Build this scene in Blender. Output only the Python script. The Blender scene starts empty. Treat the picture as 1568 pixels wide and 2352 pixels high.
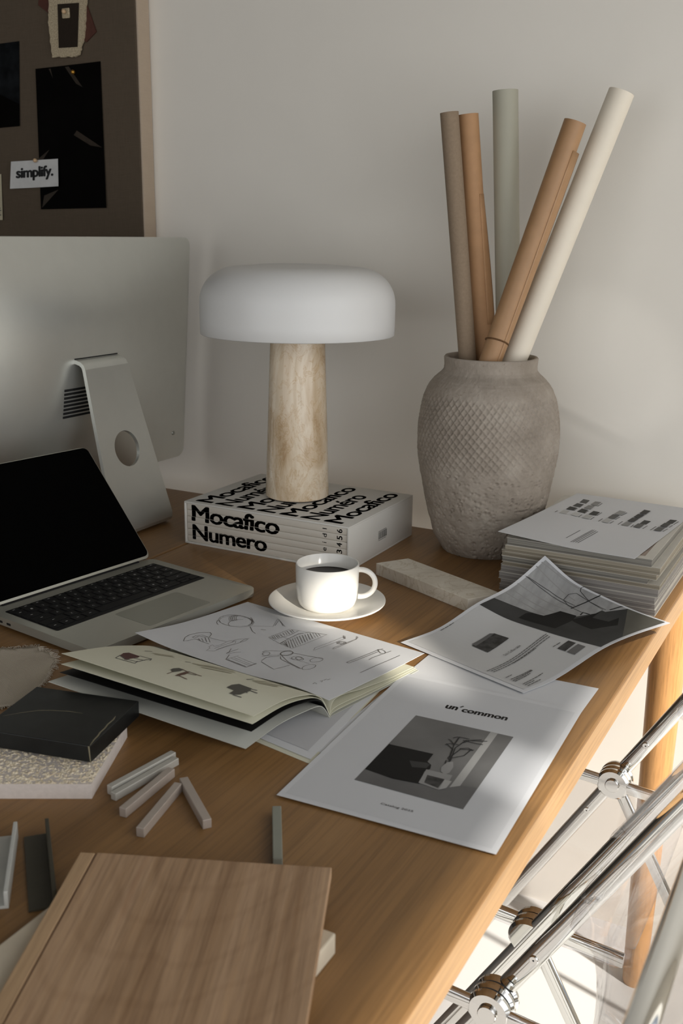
import bpy, bmesh, math, random
from mathutils import Vector, Matrix, noise

S = bpy.context.scene
COL = S.collection
random.seed(7)

# ------------------------------------------------------------------ camera
cam_d = bpy.data.cameras.new('camera')
cam = bpy.data.objects.new('camera', cam_d)
COL.objects.link(cam)
cam.matrix_world = Matrix(((0.881174, -0.13522, 0.453043, 0.221955),
                           (0.472606, 0.225067, -0.852049, -1.596052),
                           (0.01325, 0.964915, 0.262229, 1.236804),
                           (0, 0, 0, 1)))
cam_d.sensor_fit = 'HORIZONTAL'
cam_d.sensor_width = 24.0
cam_d.lens = 24.0 * 2349.687 / 1568.0
cam_d.clip_start = 0.02
cam_d.dof.use_dof = True
cam_d.dof.focus_distance = 1.36
cam_d.dof.aperture_fstop = 10.0
S.camera = cam

# ------------------------------------------------------------------ light and exposure
S.view_settings.view_transform = 'Standard'
S.view_settings.look = 'None'
S.view_settings.gamma = 1.0
S.view_settings.use_curve_mapping = False
S.view_settings.exposure = 0.08
S.cycles.use_denoising = True
S.cycles.max_bounces = 14
S.cycles.transmission_bounces = 14
S.cycles.transparent_max_bounces = 14
S.cycles.diffuse_bounces = 5
S.cycles.sample_clamp_indirect = 3.0
S.cycles.caustics_reflective = False
S.cycles.caustics_refractive = False

world = bpy.data.worlds.new('sky')
S.world = world
world.use_nodes = True
bg = world.node_tree.nodes['Background']
bg.inputs[0].default_value = (0.75, 0.85, 1.0, 1)
bg.inputs[1].default_value = 0.4


def light(name, kind, energy, col, loc, aim, **kw):
    d = bpy.data.lights.new(name, kind)
    d.energy = energy
    d.color = col
    for k, v in kw.items():
        setattr(d, k, v)
    o = bpy.data.objects.new(name, d)
    COL.objects.link(o)
    o.location = loc
    o.rotation_euler = (Vector(aim) - Vector(loc)).to_track_quat('-Z', 'Y').to_euler()
    return o


# sun through the tall window in the right wall
SUN = Vector((-1.0, 0.45, -1.2))
light('sun', 'SUN', 7.4, (1.0, 0.95, 0.88), (3, -3, 6), Vector((3, -3, 6)) + SUN, angle=math.radians(2.2))
# sky light entering by the same window, and by the window behind the camera
light('window_light', 'AREA', 23, (1.0, 0.985, 0.965), (1.06, -1.75, 1.2), (-1, -1.75, 1.2), shape='RECTANGLE', size=3.2, size_y=1.6)
light('rear_window_light', 'AREA', 25, (1.0, 0.975, 0.93), (-0.85, -4.12, 1.5), (-0.85, 0, 1.5), shape='RECTANGLE', size=3.5, size_y=2.2)
# added spot lamps standing in for sun glints off the chrome chairs
light('added_glint_spot', 'SPOT', 120, (1.0, 0.93, 0.82), (0.62, -1.05, 1.02), (-0.352, -0.487, 0.745), spot_size=math.radians(8.0), spot_blend=1.0, shadow_soft_size=0.01)
light('added_glint_spot', 'SPOT', 25, (1.0, 0.97, 0.92), (0.6, -1.0, 1.35), (-0.03, -0.74, 0.742), spot_size=math.radians(8), spot_blend=1.0, shadow_soft_size=0.01)
light('added_glint_spot', 'SPOT', 12, (1.0, 0.97, 0.92), (0.6, -1.0, 1.35), (-0.2, -0.6, 0.742), spot_size=math.radians(5), spot_blend=1.0, shadow_soft_size=0.01)
light('added_glint_spot', 'SPOT', 8, (1.0, 0.98, 0.95), (0.75, -1.3, 0.55), (-0.2, 0.1, 1.03), spot_size=math.radians(9), spot_blend=0.6, shadow_soft_size=0.01)

# ------------------------------------------------------------------ helpers: materials
def lin(c):
    return tuple(((v / 255 / 12.92) if v / 255 <= 0.04045 else ((v / 255 + 0.055) / 1.055) ** 2.4) for v in c) + (1.0,)


class NT:
    """small wrapper round one material's node tree"""
    def __init__(self, name, rough=0.5, metal=0.0, spec=0.5):
        self.m = bpy.data.materials.new(name)
        self.m.use_nodes = True
        self.t = self.m.node_tree
        self.b = self.t.nodes['Principled BSDF']
        self.b.inputs['Roughness'].default_value = rough
        self.b.inputs['Metallic'].default_value = metal
        self.b.inputs['Specular IOR Level'].default_value = spec

    def n(self, kind, **kw):
        x = self.t.nodes.new(kind)
        for k, v in kw.items():
            if k.startswith('i_'):
                x.inputs[k[2:].replace('_', ' ')].default_value = v
            else:
                setattr(x, k, v)
        return x

    def l(self, a, b):
        self.t.links.new(a, b)

    def coords(self, scale=(1, 1, 1), rot=(0, 0, 0), loc=(0, 0, 0)):
        tc = self.n('ShaderNodeTexCoord')
        mp = self.n('ShaderNodeMapping')
        mp.inputs['Scale'].default_value = scale
        mp.inputs['Location'].default_value = loc
        src = tc.outputs['Object']
        if any(rot):
            rt = self.n('ShaderNodeMapping')
            rt.inputs['Rotation'].default_value = rot
            self.l(src, rt.inputs['Vector'])
            src = rt.outputs['Vector']
        self.l(src, mp.inputs['Vector'])
        return mp.outputs['Vector']

    def noise(self, vec, scale, detail=4.0, rough=0.55, dist=0.0):
        x = self.n('ShaderNodeTexNoise')
        x.inputs['Scale'].default_value = scale
        x.inputs['Detail'].default_value = detail
        x.inputs['Roughness'].default_value = rough
        x.inputs['Distortion'].default_value = dist
        self.l(vec, x.inputs['Vector'])
        return x.outputs['Fac']

    def ramp(self, fac, stops):
        x = self.n('ShaderNodeValToRGB')
        e = x.color_ramp.elements
        while len(e) > 1:
            e.remove(e[-1])
        e[0].position = stops[0][0]
        e[0].color = stops[0][1]
        for p, c in stops[1:]:
            q = e.new(p)
            q.color = c
        self.l(fac, x.inputs['Fac'])
        return x.outputs['Color']

    def mix(self, fac, a, b, mode='MIX'):
        x = self.n('ShaderNodeMix', data_type='RGBA', blend_type=mode)
        for sock, v in ((x.inputs[0], fac), (x.inputs[6], a), (x.inputs[7], b)):
            if isinstance(v, (int, float, tuple)):
                sock.default_value = v
            else:
                self.l(v, sock)
        return x.outputs[2]

    def color(self, c):
        if isinstance(c, tuple):
            self.b.inputs['Base Color'].default_value = c
        else:
            self.l(c, self.b.inputs['Base Color'])

    def bump(self, h, strength=0.3, dist=0.002):
        x = self.n('ShaderNodeBump')
        x.inputs['Strength'].default_value = strength
        x.inputs['Distance'].default_value = dist
        self.l(h, x.inputs['Height'])
        self.l(x.outputs['Normal'], self.b.inputs['Normal'])


def plain(name, c, rough=0.5, metal=0.0, var=0.06, scale=40.0, spec=0.5, bump=0.0):
    """one colour with a faint procedural variation"""
    q = NT(name, rough, metal, spec)
    v = q.coords()
    f = q.noise(v, scale, 3.0)
    c = lin(c)
    lo = tuple(x * (1 - var) for x in c[:3]) + (1,)
    hi = tuple(min(1, x * (1 + var)) for x in c[:3]) + (1,)
    q.color(q.ramp(f, [(0.3, lo), (0.7, hi)]))
    if bump:
        q.bump(f, bump, 0.001)
    return q.m


def wood(name, dark, mid, light_, scale=1.0, rot=0.0, rough=0.42, stretch=0.05, fine=260.0, bump=0.12, sc=None):
    q = NT(name, rough)
    v = q.coords(sc or (1, stretch, 1), (0, 0, rot))
    a = q.noise(v, 9 * scale, 3.0, 0.5, 0.4)
    v2 = q.coords(sc or (1, stretch * 0.5, 1), (0, 0, rot))
    b = q.noise(v2, fine * scale, 4.0, 0.65)
    c1 = q.ramp(a, [(0.25, lin(dark)), (0.5, lin(mid)), (0.78, lin(light_))])
    g = q.ramp(b, [(0.3, (0.62, 0.6, 0.58, 1)), (0.55, (1, 1, 1, 1)), (0.8, (1.12, 1.1, 1.06, 1))])
    q.color(q.mix(0.75, c1, g, 'MULTIPLY'))
    q.bump(b, bump, 0.0006)
    return q.m


# ------------------------------------------------------------------ helpers: objects
ROOTM = {}


def setp(o, label=None, cat=None, group=None, kind=None):
    if label: o['label'] = label
    if cat: o['category'] = cat
    if group: o['group'] = group
    if kind: o['kind'] = kind
    return o


def thing(name, label, cat, loc=(0, 0, 0), rz=0.0, group=None):
    o = bpy.data.objects.new(name, None)
    COL.objects.link(o)
    o.location = loc
    o.rotation_euler = (0, 0, rz)
    o.empty_display_size = 0.05
    ROOTM[o.name] = Matrix.Translation(loc) @ Matrix.Rotation(rz, 4, 'Z')
    return setp(o, label, cat, group)


def obj(name, bm, mat, parent=None, world=False, smooth=False, solid=0.0, loc=None, angle=None):
    """link the bmesh as ONE mesh object; world=True means its points are world points"""
    me = bpy.data.meshes.new(name)
    if parent is not None and world:
        bm.transform(ROOTM[parent.name].inverted())
    if loc is not None:
        bm.transform(Matrix.Translation(loc).inverted())
    bmesh.ops.recalc_face_normals(bm, faces=bm.faces)
    bm.to_mesh(me)
    bm.free()
    if smooth:
        me.shade_smooth()
        if angle:
            me.set_sharp_from_angle(angle=math.radians(angle))
    o = bpy.data.objects.new(name, me)
    COL.objects.link(o)
    if mat is not None:
        me.materials.append(mat)
    if parent is not None:
        o.parent = parent
        ROOTM[o.name] = ROOTM[parent.name]
    elif loc is not None:
        o.location = loc
        ROOTM[o.name] = Matrix.Translation(loc)
    else:
        ROOTM[o.name] = Matrix.Identity(4)
    if solid:
        md = o.modifiers.new('thickness', 'SOLIDIFY')
        md.thickness = solid
        md.offset = -1.0
    return o


def MB():
    return bmesh.new()


def box(bm, lo, hi, bev=0.0, seg=2, M=None):
    v = [bm.verts.new((x, y, z)) for x in (lo[0], hi[0]) for y in (lo[1], hi[1]) for z in (lo[2], hi[2])]
    fs = [bm.faces.new([v[i] for i in q]) for q in ((0, 1, 3, 2), (4, 6, 7, 5), (0, 4, 5, 1), (2, 3, 7, 6), (0, 2, 6, 4), (1, 5, 7, 3))]
    if bev:
        es = list({e for f in fs for e in f.edges})
        r = bmesh.ops.bevel(bm, geom=es, offset=bev, segments=seg, affect='EDGES', profile=0.5)
        vs = set(v for f in r['faces'] for v in f.verts) | {w for w in v if w.is_valid}
        for f in list(fs):
            if f.is_valid:
                vs |= set(f.verts)
        v = list(vs)
    if M is not None:
        bmesh.ops.transform(bm, matrix=M, verts=[w for w in v if w.is_valid])
    return v


def prism(bm, pts, z0, z1, bev=0.0):
    a = [bm.verts.new((p[0], p[1], z0)) for p in pts]
    b = [bm.verts.new((p[0], p[1], z1)) for p in pts]
    n = len(pts)
    fs = [bm.faces.new(a[::-1]), bm.faces.new(b)]
    for i in range(n):
        fs.append(bm.faces.new((a[i], a[(i + 1) % n], b[(i + 1) % n], b[i])))
    if bev:
        bmesh.ops.bevel(bm, geom=list({e for f in fs for e in f.edges}), offset=bev, segments=2, affect='EDGES', profile=0.5)


def lathe(bm, prof, seg=64, c=(0, 0), ax=None):
    """prof: (r, z) list; closes on the axis where r == 0"""
    rings = []
    for r, z in prof:
        if r <= 1e-6:
            rings.append([bm.verts.new((c[0], c[1], z))])
        else:
            rings.append([bm.verts.new((c[0] + r * math.cos(2 * math.pi * k / seg), c[1] + r * math.sin(2 * math.pi * k / seg), z)) for k in range(seg)])
    for A, B in zip(rings, rings[1:]):
        for k in range(seg):
            k2 = (k + 1) % seg
            if len(A) == 1 and len(B) == 1:
                continue
            if len(A) == 1:
                bm.faces.new((A[0], B[k], B[k2]))
            elif len(B) == 1:
                bm.faces.new((A[k], A[k2], B[0]))
            else:
                bm.faces.new((A[k], A[k2], B[k2], B[k]))


def frame_of(d, up=(0, 0, 1)):
    d = Vector(d).normalized()
    u = Vector(up)
    if abs(d.dot(u)) > 0.97:
        u = Vector((0, 1, 0))
    a = d.cross(u).normalized()
    return d, a, a.cross(d).normalized()


def tube(bm, pts, ra, rb=None, seg=16, side=None, cap=True):
    """sweep an oval (ra along side, rb across) through pts; ra may be a list"""
    pts = [Vector(p) for p in pts]
    n = len(pts)
    rings = []
    for i, p in enumerate(pts):
        d = (pts[min(i + 1, n - 1)] - pts[max(i - 1, 0)]).normalized()
        if side is not None:
            a = Vector(side)
            a = (a - d * a.dot(d)).normalized()
            b = d.cross(a).normalized()
        else:
            _, a, b = frame_of(d)
        r1 = ra[i] if isinstance(ra, (list, tuple)) else ra
        r2 = r1 if rb is None else rb
        rings.append([bm.verts.new(p + a * (r1 * math.cos(2 * math.pi * k / seg)) + b * (r2 * math.sin(2 * math.pi * k / seg))) for k in range(seg)])
    for A, B in zip(rings, rings[1:]):
        for k in range(seg):
            bm.faces.new((A[k], A[(k + 1) % seg], B[(k + 1) % seg], B[k]))
    if cap:
        bm.faces.new(rings[0][::-1])
        bm.faces.new(rings[-1])


def disc(bm, c, axis, r, th, seg=40, bev=0.002):
    """a flat round puck with softened rims"""
    d, a, b = frame_of(axis)
    c = Vector(c)
    prof = [(0, -th / 2), (r - bev, -th / 2), (r, -th / 2 + bev), (r, th / 2 - bev), (r - bev, th / 2), (0, th / 2)]
    rings = []
    for rr, h in prof:
        if rr == 0:
            rings.append([bm.verts.new(c + d * h)])
        else:
            rings.append([bm.verts.new(c + d * h + a * (rr * math.cos(2 * math.pi * k / seg)) + b * (rr * math.sin(2 * math.pi * k / seg))) for k in range(seg)])
    for A, B in zip(rings, rings[1:]):
        for k in range(seg):
            k2 = (k + 1) % seg
            if len(A) == 1:
                bm.faces.new((A[0], B[k], B[k2]))
            elif len(B) == 1:
                bm.faces.new((A[k], A[k2], B[0]))
            else:
                bm.faces.new((A[k], A[k2], B[k2], B[k]))


# ------------------------------------------------------------------ helpers: sheets and what is printed on them
def herm(xs, zs, x):
    n = len(xs)
    m = [(zs[min(i + 1, n - 1)] - zs[max(i - 1, 0)]) / (xs[min(i + 1, n - 1)] - xs[max(i - 1, 0)]) for i in range(n)]
    x = min(max(x, 0), 1)
    i = 0
    while i < n - 2 and x > xs[i + 1]:
        i += 1
    h = xs[i + 1] - xs[i]
    t = (x - xs[i]) / h
    return (2 * t ** 3 - 3 * t * t + 1) * zs[i] + (t ** 3 - 2 * t * t + t) * h * m[i] + (-2 * t ** 3 + 3 * t * t) * zs[i + 1] + (t ** 3 - t * t) * h * m[i + 1]


def coons(c00, c10, c01, c11, e0=(), e1=(), f0=(), f1=()):
    a, b, c, d = [Vector(v) for v in (c00, c10, c01, c11)]

    def edge(p, q, offs, s):
        r = p + (q - p) * s
        if offs:
            r = r + Vector((0, 0, herm([0] + [o[0] for o in offs] + [1], [0] + [o[1] for o in offs] + [0], s)))
        return r

    def f(s, t):
        s1, t1 = min(max(s, 0), 1), min(max(t, 0), 1)
        bil = (1 - s) * (1 - t) * a + s * (1 - t) * b + (1 - s) * t * c + s * t * d
        E0, E1 = edge(a, b, e0, s), edge(c, d, e1, s)
        F0, F1 = edge(a, c, f0, t), edge(b, d, f1, t)
        return (1 - t) * E0 + t * E1 + (1 - s) * F0 + s * F1 - bil
    return f


def leaf(C, E, B, A, pn, pf):
    C, E, B, A = [Vector(v) for v in (C, E, B, A)]

    def f(s, t):
        def P(o, e, pr):
            xs = [p[0] for p in pr]
            q = o + (e - o) * herm(xs, [p[1] for p in pr], t)
            return Vector((q[0], q[1], herm(xs, [p[2] for p in pr], t)))
        return (1 - s) * P(E, A, pf) + s * P(C, B, pn)
    return f


def normal(f, s, t):
    e = 1e-3
    n = (f(s + e, t) - f(s - e, t)).cross(f(s, t + e) - f(s, t - e))
    n.normalize()
    return n if n.z > 0 else -n


def sheet_obj(name, f, mat, parent=None, nu=28, nv=28, th=0.0003, loc=None, smooth=True):
    bm = MB()
    V = [[bm.verts.new(f(i / nu, j / nv)) for j in range(nv + 1)] for i in range(nu + 1)]
    W = [[bm.verts.new(f(i / nu, j / nv) - normal(f, min(max(i / nu, .002), .998), min(max(j / nv, .002), .998)) * th) for j in range(nv + 1)] for i in range(nu + 1)]
    for i in range(nu):
        for j in range(nv):
            bm.faces.new((V[i][j], V[i + 1][j], V[i + 1][j + 1], V[i][j + 1]))
            bm.faces.new((W[i][j], W[i][j + 1], W[i + 1][j + 1], W[i + 1][j]))
    for i in range(nu):
        bm.faces.new((V[i][0], W[i][0], W[i + 1][0], V[i + 1][0]))
        bm.faces.new((V[i][nv], V[i + 1][nv], W[i + 1][nv], W[i][nv]))
    for j in range(nv):
        bm.faces.new((V[0][j], V[0][j + 1], W[0][j + 1], W[0][j]))
        bm.faces.new((V[nu][j], W[nu][j], W[nu][j + 1], V[nu][j + 1]))
    return obj(name, bm, mat, parent, world=parent is not None, smooth=smooth, loc=loc, angle=60)


def quad_patch(bm, f, q, lift, n=36):
    """a four-cornered print on sheet f"""
    q = [Vector((p[0], p[1])) for p in q]
    V = []
    for i in range(n + 1):
        row = []
        for j in range(n + 1):
            a, b = i / n, j / n
            p = (1 - a) * (1 - b) * q[0] + a * (1 - b) * q[1] + a * b * q[2] + (1 - a) * b * q[3]
            row.append(bm.verts.new(f(p.x, p.y) + normal(f, p.x, p.y) * lift))
        V.append(row)
    for i in range(n):
        for j in range(n):
            bm.faces.new((V[i][j], V[i + 1][j], V[i + 1][j + 1], V[i][j + 1]))


def poly_patch(bm, f, pts, lift):
    """a flat printed shape of any outline on sheet f"""
    b2 = bmesh.new()
    vs = [b2.verts.new((p[0], p[1], 0)) for p in pts]
    es = [b2.edges.new((vs[i], vs[(i + 1) % len(vs)])) for i in range(len(vs))]
    bmesh.ops.triangle_fill(b2, edges=es, use_beauty=True)
    for _ in range(5):
        long_ = [e for e in b2.edges if e.calc_length() > 0.03]
        if not long_:
            break
        bmesh.ops.subdivide_edges(b2, edges=long_, cuts=1, use_grid_fill=False)
        bmesh.ops.triangulate(b2, faces=b2.faces)
    b2.verts.index_update()
    new = [bm.verts.new(f(v.co.x, v.co.y) + normal(f, v.co.x, v.co.y) * lift) for v in b2.verts]
    for fc in b2.faces:
        try:
            bm.faces.new([new[v.index] for v in fc.verts])
        except ValueError:
            pass
    b2.free()


def stroke(bm, f, pts, w, lift):
    """a drawn line: a thin flat ribbon following sheet f"""
    P, N = [], []
    for (a, b), (c, d) in zip(pts, pts[1:]):
        k = max(1, int(math.hypot(c - a, d - b) / 0.02))
        for i in range(k):
            P.append((a + (c - a) * i / k, b + (d - b) * i / k))
    P.append(tuple(pts[-1]))
    X = [f(*p) for p in P]
    N = [normal(f, *p) for p in P]
    L = []
    for i in range(len(X)):
        d = X[min(i + 1, len(X) - 1)] - X[max(i - 1, 0)]
        s = d.cross(N[i])
        if s.length < 1e-9:
            s = Vector((1, 0, 0))
        s = s.normalized() * (w / 2)
        L.append((bm.verts.new(X[i] + s + N[i] * lift), bm.verts.new(X[i] - s + N[i] * lift)))
    for (a, b), (c, d) in zip(L, L[1:]):
        bm.faces.new((a, c, d, b))


_txt = {}


def glyphs(s, space=1.0):
    """triangles of a line of text scaled into the unit square, and its width over height"""
    key = (s, space)
    if key not in _txt:
        c = bpy.data.curves.new('t', 'FONT')
        c.body = s
        c.space_character = space
        c.resolution_u = 3
        o = bpy.data.objects.new('t', c)
        COL.objects.link(o)
        dg = bpy.context.evaluated_depsgraph_get()
        me = bpy.data.meshes.new_from_object(o.evaluated_get(dg))
        V = [v.co.copy() for v in me.vertices]
        F = [tuple(p.vertices) for p in me.polygons]
        x0, x1 = min(v.x for v in V), max(v.x for v in V)
        y0, y1 = min(v.y for v in V), max(v.y for v in V)
        asp = (x1 - x0) / (y1 - y0)
        V = [((v.x - x0) / (x1 - x0), (v.y - y0) / (y1 - y0)) for v in V]
        _txt[key] = (V, F, asp)
        bpy.data.objects.remove(o)
        bpy.data.meshes.remove(me)
        bpy.data.curves.remove(c)
    return _txt[key]


def write(bm, s, place, bold=0.0, space=1.0):
    """place(u, v) maps the unit square of the text to a point; bold = stroke growth as a share of the height"""
    V, F, asp = glyphs(s, space)
    shifts = [(0, 0)]
    if bold:
        shifts += [(math.cos(k * math.pi / 4) * bold, math.sin(k * math.pi / 4) * bold * 0.7) for k in range(8)]
    for dx, dy in shifts:
        du, dv = dx / asp, dy
        gx, gy = bold / asp, bold * 0.7
        vs = [bm.verts.new(place((u + du + gx) / (1 + 2 * gx), (v + dv + gy) / (1 + 2 * gy))) for u, v in V]
        for f in F:
            try:
                bm.faces.new([vs[i] for i in f])
            except ValueError:
                pass


def flat_text(bm, s, o, ux, uy, bold=0.0, space=1.0):
    o, ux, uy = Vector(o), Vector(ux), Vector(uy)
    write(bm, s, lambda u, v: o + ux * u + uy * v, bold, space)


def sheet_text(bm, s, f, p0, p1, h, lift, bold=0.0, space=1.0):
    """a line of text on sheet f from p0 to p1 (sheet coordinates), h = height in sheet units of v"""
    def pl(u, v):
        a, b = p0[0] + (p1[0] - p0[0]) * u, p0[1] + (p1[1] - p0[1]) * u + h * v
        return f(a, b) + normal(f, a, b) * lift
    write(bm, s, pl, bold, space)


def keepobj(name, bm, mat, parent, world=True, smooth=False):
    """like obj() but for thin prints: faces stay as they are"""
    return obj(name, bm, mat, parent, world, smooth)

# ------------------------------------------------------------------ materials
M = {}
M['wall'] = plain('white_wall_paint', (234, 229, 219), 0.75, var=0.015, scale=6, spec=0.25)
M['floor'] = plain('white_floor_paint', (184, 183, 180), 0.35, var=0.01, scale=5)
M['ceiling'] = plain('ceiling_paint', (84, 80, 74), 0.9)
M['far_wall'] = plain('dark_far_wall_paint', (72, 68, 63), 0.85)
M['oak'] = wood('oak_table', (126, 92, 53), (145, 108, 65), (159, 122, 79), 1.0, 0, 0.42)
M['sunlit_edge_oak'] = wood('oak_edge_painted_sunlit', (172, 133, 88), (188, 148, 101), (200, 161, 114), 1.0, 0, 0.42)  # table oak made lighter: sunlight on the edge put into the colour
M['sunlit_leg_oak'] = wood('oak_leg_painted_sunlit', (196, 142, 86), (208, 156, 98), (218, 170, 112), 1.2, 0, 0.4, sc=(1, 1, 0.05))  # leg oak made lighter, the sun on it put into the colour
# board sample: fine pale and dark streaks along its length, crossed by a few bowed growth rings
q = NT('pinkish_board_wood', 0.5)
rz_ = -math.radians(23.2)
f1 = q.noise(q.coords((1, 0.035, 1), (0, 0, rz_)), 230, 5, 0.72)
f2 = q.noise(q.coords((1, 0.05, 1), (0, 0, rz_)), 60, 4, 0.6, 0.4)
c1 = q.ramp(f2, [(0.28, lin((138, 106, 76))), (0.45, lin((166, 134, 102))), (0.62, lin((184, 152, 120))), (0.8, lin((156, 120, 90)))])
g1 = q.ramp(f1, [(0.3, (0.66, 0.62, 0.58, 1)), (0.5, (1, 1, 1, 1)), (0.72, (1.2, 1.18, 1.12, 1))])
c2 = q.mix(0.85, c1, g1, 'MULTIPLY')
wv_ = q.n('ShaderNodeTexWave', wave_type='RINGS', rings_direction='Z')
wv_.inputs['Scale'].default_value = 14
wv_.inputs['Distortion'].default_value = 3.5
wv_.inputs['Detail'].default_value = 2
wv_.inputs['Detail Scale'].default_value = 1.2
q.l(q.coords((1, 0.55, 1), (0, 0, rz_ + 0.25), (-0.10, -0.06, 0)), wv_.inputs['Vector'])
g2 = q.ramp(wv_.outputs['Fac'], [(0.0, (0.80, 0.76, 0.72, 1)), (0.16, (1, 1, 1, 1))])
q.color(q.mix(0.32, c2, g2, 'MULTIPLY'))
q.bump(f1, 0.15, 0.0006)
M['ash'] = q.m
M['ash_edge'] = wood('pale_board_edge_wood', (178, 146, 110), (190, 158, 122), (198, 168, 134), 1.5, -math.radians(23.2), 0.5)
M['paper'] = plain('white_paper', (212, 213, 215), 0.7, var=0.012, scale=9, spec=0.2)
M['paper_grey'] = plain('pale_grey_print', (190, 190, 192), 0.7, var=0.03, scale=8, spec=0.2)
M['cream'] = plain('cream_paper', (216, 214, 194), 0.65, var=0.012, scale=9, spec=0.2)
M['cover'] = plain('pale_grey_cover', (190, 190, 180), 0.55, var=0.02)
M['black_print'] = plain('black_print', (14, 14, 14), 0.5)
M['ink'] = plain('black_ink', (24, 24, 26), 0.6)
M['grey_ink'] = plain('grey_ink', (92, 90, 88), 0.7)
M['pale_ink'] = plain('pale_brown_ink', (176, 170, 146), 0.7)
M['pencil'] = plain('pencil', (104, 98, 92), 0.7, var=0.25, scale=300)
M['red_print'] = plain('dark_red_print', (84, 46, 42), 0.6)
M['brown_print'] = plain('brown_print', (96, 70, 56), 0.6)
M['grey_print'] = plain('dark_grey_print', (84, 82, 74), 0.6)
for g in (.04, .05, .06, .07, .08, .1, .12, .15, .28, .3, .35, .5, .55, .6):
    v = int(255 * (g / 1.0) ** 0.5 * 0.95) if g < .2 else int(255 * g ** 0.5)
    M['sw%g' % g] = plain('grey_swatch_print', (v, v, v - 2), 0.7, var=0.12 if g in (.28, .3, .1) else 0.04, scale=120 if g in (.28, .3, .1) else 40)


def printed(name, top, bottom, rough=0.6, scale=(1, 1, 1), streak=0.0):
    q = NT(name, rough, spec=0.25)
    v = q.coords(scale)
    f = q.noise(v, 14, 3)
    q.color(q.ramp(f, [(0.3, lin(bottom)), (0.7, lin(top))]))
    return q.m


M['ph_mid'] = printed('printed_photo_wall', (122, 121, 119), (104, 103, 101))
M['ph_floor'] = printed('printed_photo_floor', (110, 109, 108), (96, 95, 94))
M['ph_light'] = printed('printed_photo_light', (172, 171, 168), (162, 161, 158))
M['ph_pale'] = printed('printed_photo_pale', (150, 149, 147), (140, 139, 137))
M['ph_curtain'] = printed('printed_photo_curtain', (164, 164, 163), (142, 142, 141), scale=(6, 2, 1))
M['ph_dark'] = printed('printed_photo_dark', (20, 20, 20), (10, 10, 10))
M['ph_shade'] = printed('printed_photo_shade', (66, 66, 65), (48, 48, 47))
M['ph_grain'] = printed('printed_photo_woodgrain', (78, 77, 75), (46, 45, 44), scale=(9, 9, 1))
M['steel'] = plain('brushed_steel', (176, 178, 172), 0.32, 1.0, var=0.05, scale=200)
M['grey_bar'] = plain('grey_metal_bar', (190, 187, 178), 0.45, 0.25, var=0.05)
M['pink_bar'] = plain('pinkish_metal_bar', (180, 168, 157), 0.45, 0.2, var=0.05)
M['green_bar'] = plain('green_grey_metal_bar', (146, 148, 136), 0.45, 0.2, var=0.05)
M['white_profile'] = plain('white_profile_coat', (196, 196, 190), 0.4)
M['dark_profile'] = plain('dark_olive_profile_coat', (66, 62, 50), 0.5)
M['alu'] = plain('silver_aluminium', (216, 217, 211), 0.36, 0.8, var=0.015, scale=30)
M['alu_lap'] = plain('silver_laptop_aluminium', (178, 177, 166), 0.4, 0.6, var=0.015, scale=30)
M['black_glass'] = plain('black_screen_glass', (3, 3, 3), 0.6, spec=0.02)
M['black_plastic'] = plain('black_key_plastic', (17, 17, 18), 0.55, spec=0.25)
M['black'] = plain('matt_black', (10, 10, 10), 0.7)
M['legend'] = plain('pale_key_legend', (170, 170, 168), 0.6)
M['chrome'] = plain('chrome', (225, 225, 222), 0.05, 1.0, var=0.0)
M['rubber'] = plain('black_rubber', (20, 20, 20), 0.6)
M['ceramic'] = plain('white_glazed_ceramic', (232, 230, 224), 0.16, var=0.005)
M['coffee'] = plain('black_coffee', (28, 14, 8), 0.08)
M['box'] = plain('white_slipcase_card', (214, 212, 205), 0.42, var=0.01)
M['spine'] = plain('off_white_book_spine', (208, 202, 190), 0.5, var=0.012)
M['board_pin'] = plain('red_brown_leather', (76, 40, 28), 0.6, var=0.15, scale=90)
M['tube1'] = plain('taupe_cardboard', (142, 124, 104), 0.8, var=0.07, scale=240, spec=0.2)
M['tube2'] = plain('tan_kraft_paper', (176, 136, 98), 0.6, var=0.05, scale=60, spec=0.3)
M['tube3'] = plain('sage_grey_paper', (170, 167, 150), 0.6, var=0.02, scale=30)
M['tube4'] = plain('brown_kraft_paper', (168, 130, 92), 0.5, var=0.05, scale=60)
M['tube5'] = plain('ivory_paper', (232, 222, 204), 0.55, var=0.015, scale=30)
M['twine'] = plain('brown_twine', (104, 74, 44), 0.9)
M['photo_blue'] = plain('dark_landscape_print', (20, 22, 24), 0.6, var=0.7, scale=30, spec=0.08)
M['photo_black'] = plain('black_photo_print', (6, 5, 4), 0.6, var=0.4, scale=12, spec=0.05)
M['ochre'] = plain('dark_ochre_print', (42, 33, 22), 0.5, var=0.3, scale=40)
M['card'] = plain('white_card', (204, 204, 202), 0.7)
M['card_cream'] = plain('cream_card', (190, 182, 156), 0.7)
M['pin'] = plain('wooden_pin', (196, 166, 130), 0.5)
M['brass'] = plain('brass_pin', (190, 140, 60), 0.3, 0.8)
M['white_dot'] = M['legend']

# opal glass of the lamp shade
q = NT('opal_glass', 0.35, spec=0.4)
q.color(lin((240, 240, 238)))
tr = q.n('ShaderNodeBsdfTranslucent')
tr.inputs['Color'].default_value = lin((248, 246, 243))
mx = q.n('ShaderNodeMixShader')
mx.inputs[0].default_value = 0.22
q.l(q.b.outputs[0], mx.inputs[1])
q.l(tr.outputs[0], mx.inputs[2])
q.l(mx.outputs[0], q.t.nodes['Material Output'].inputs['Surface'])
M['opal'] = q.m

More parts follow.
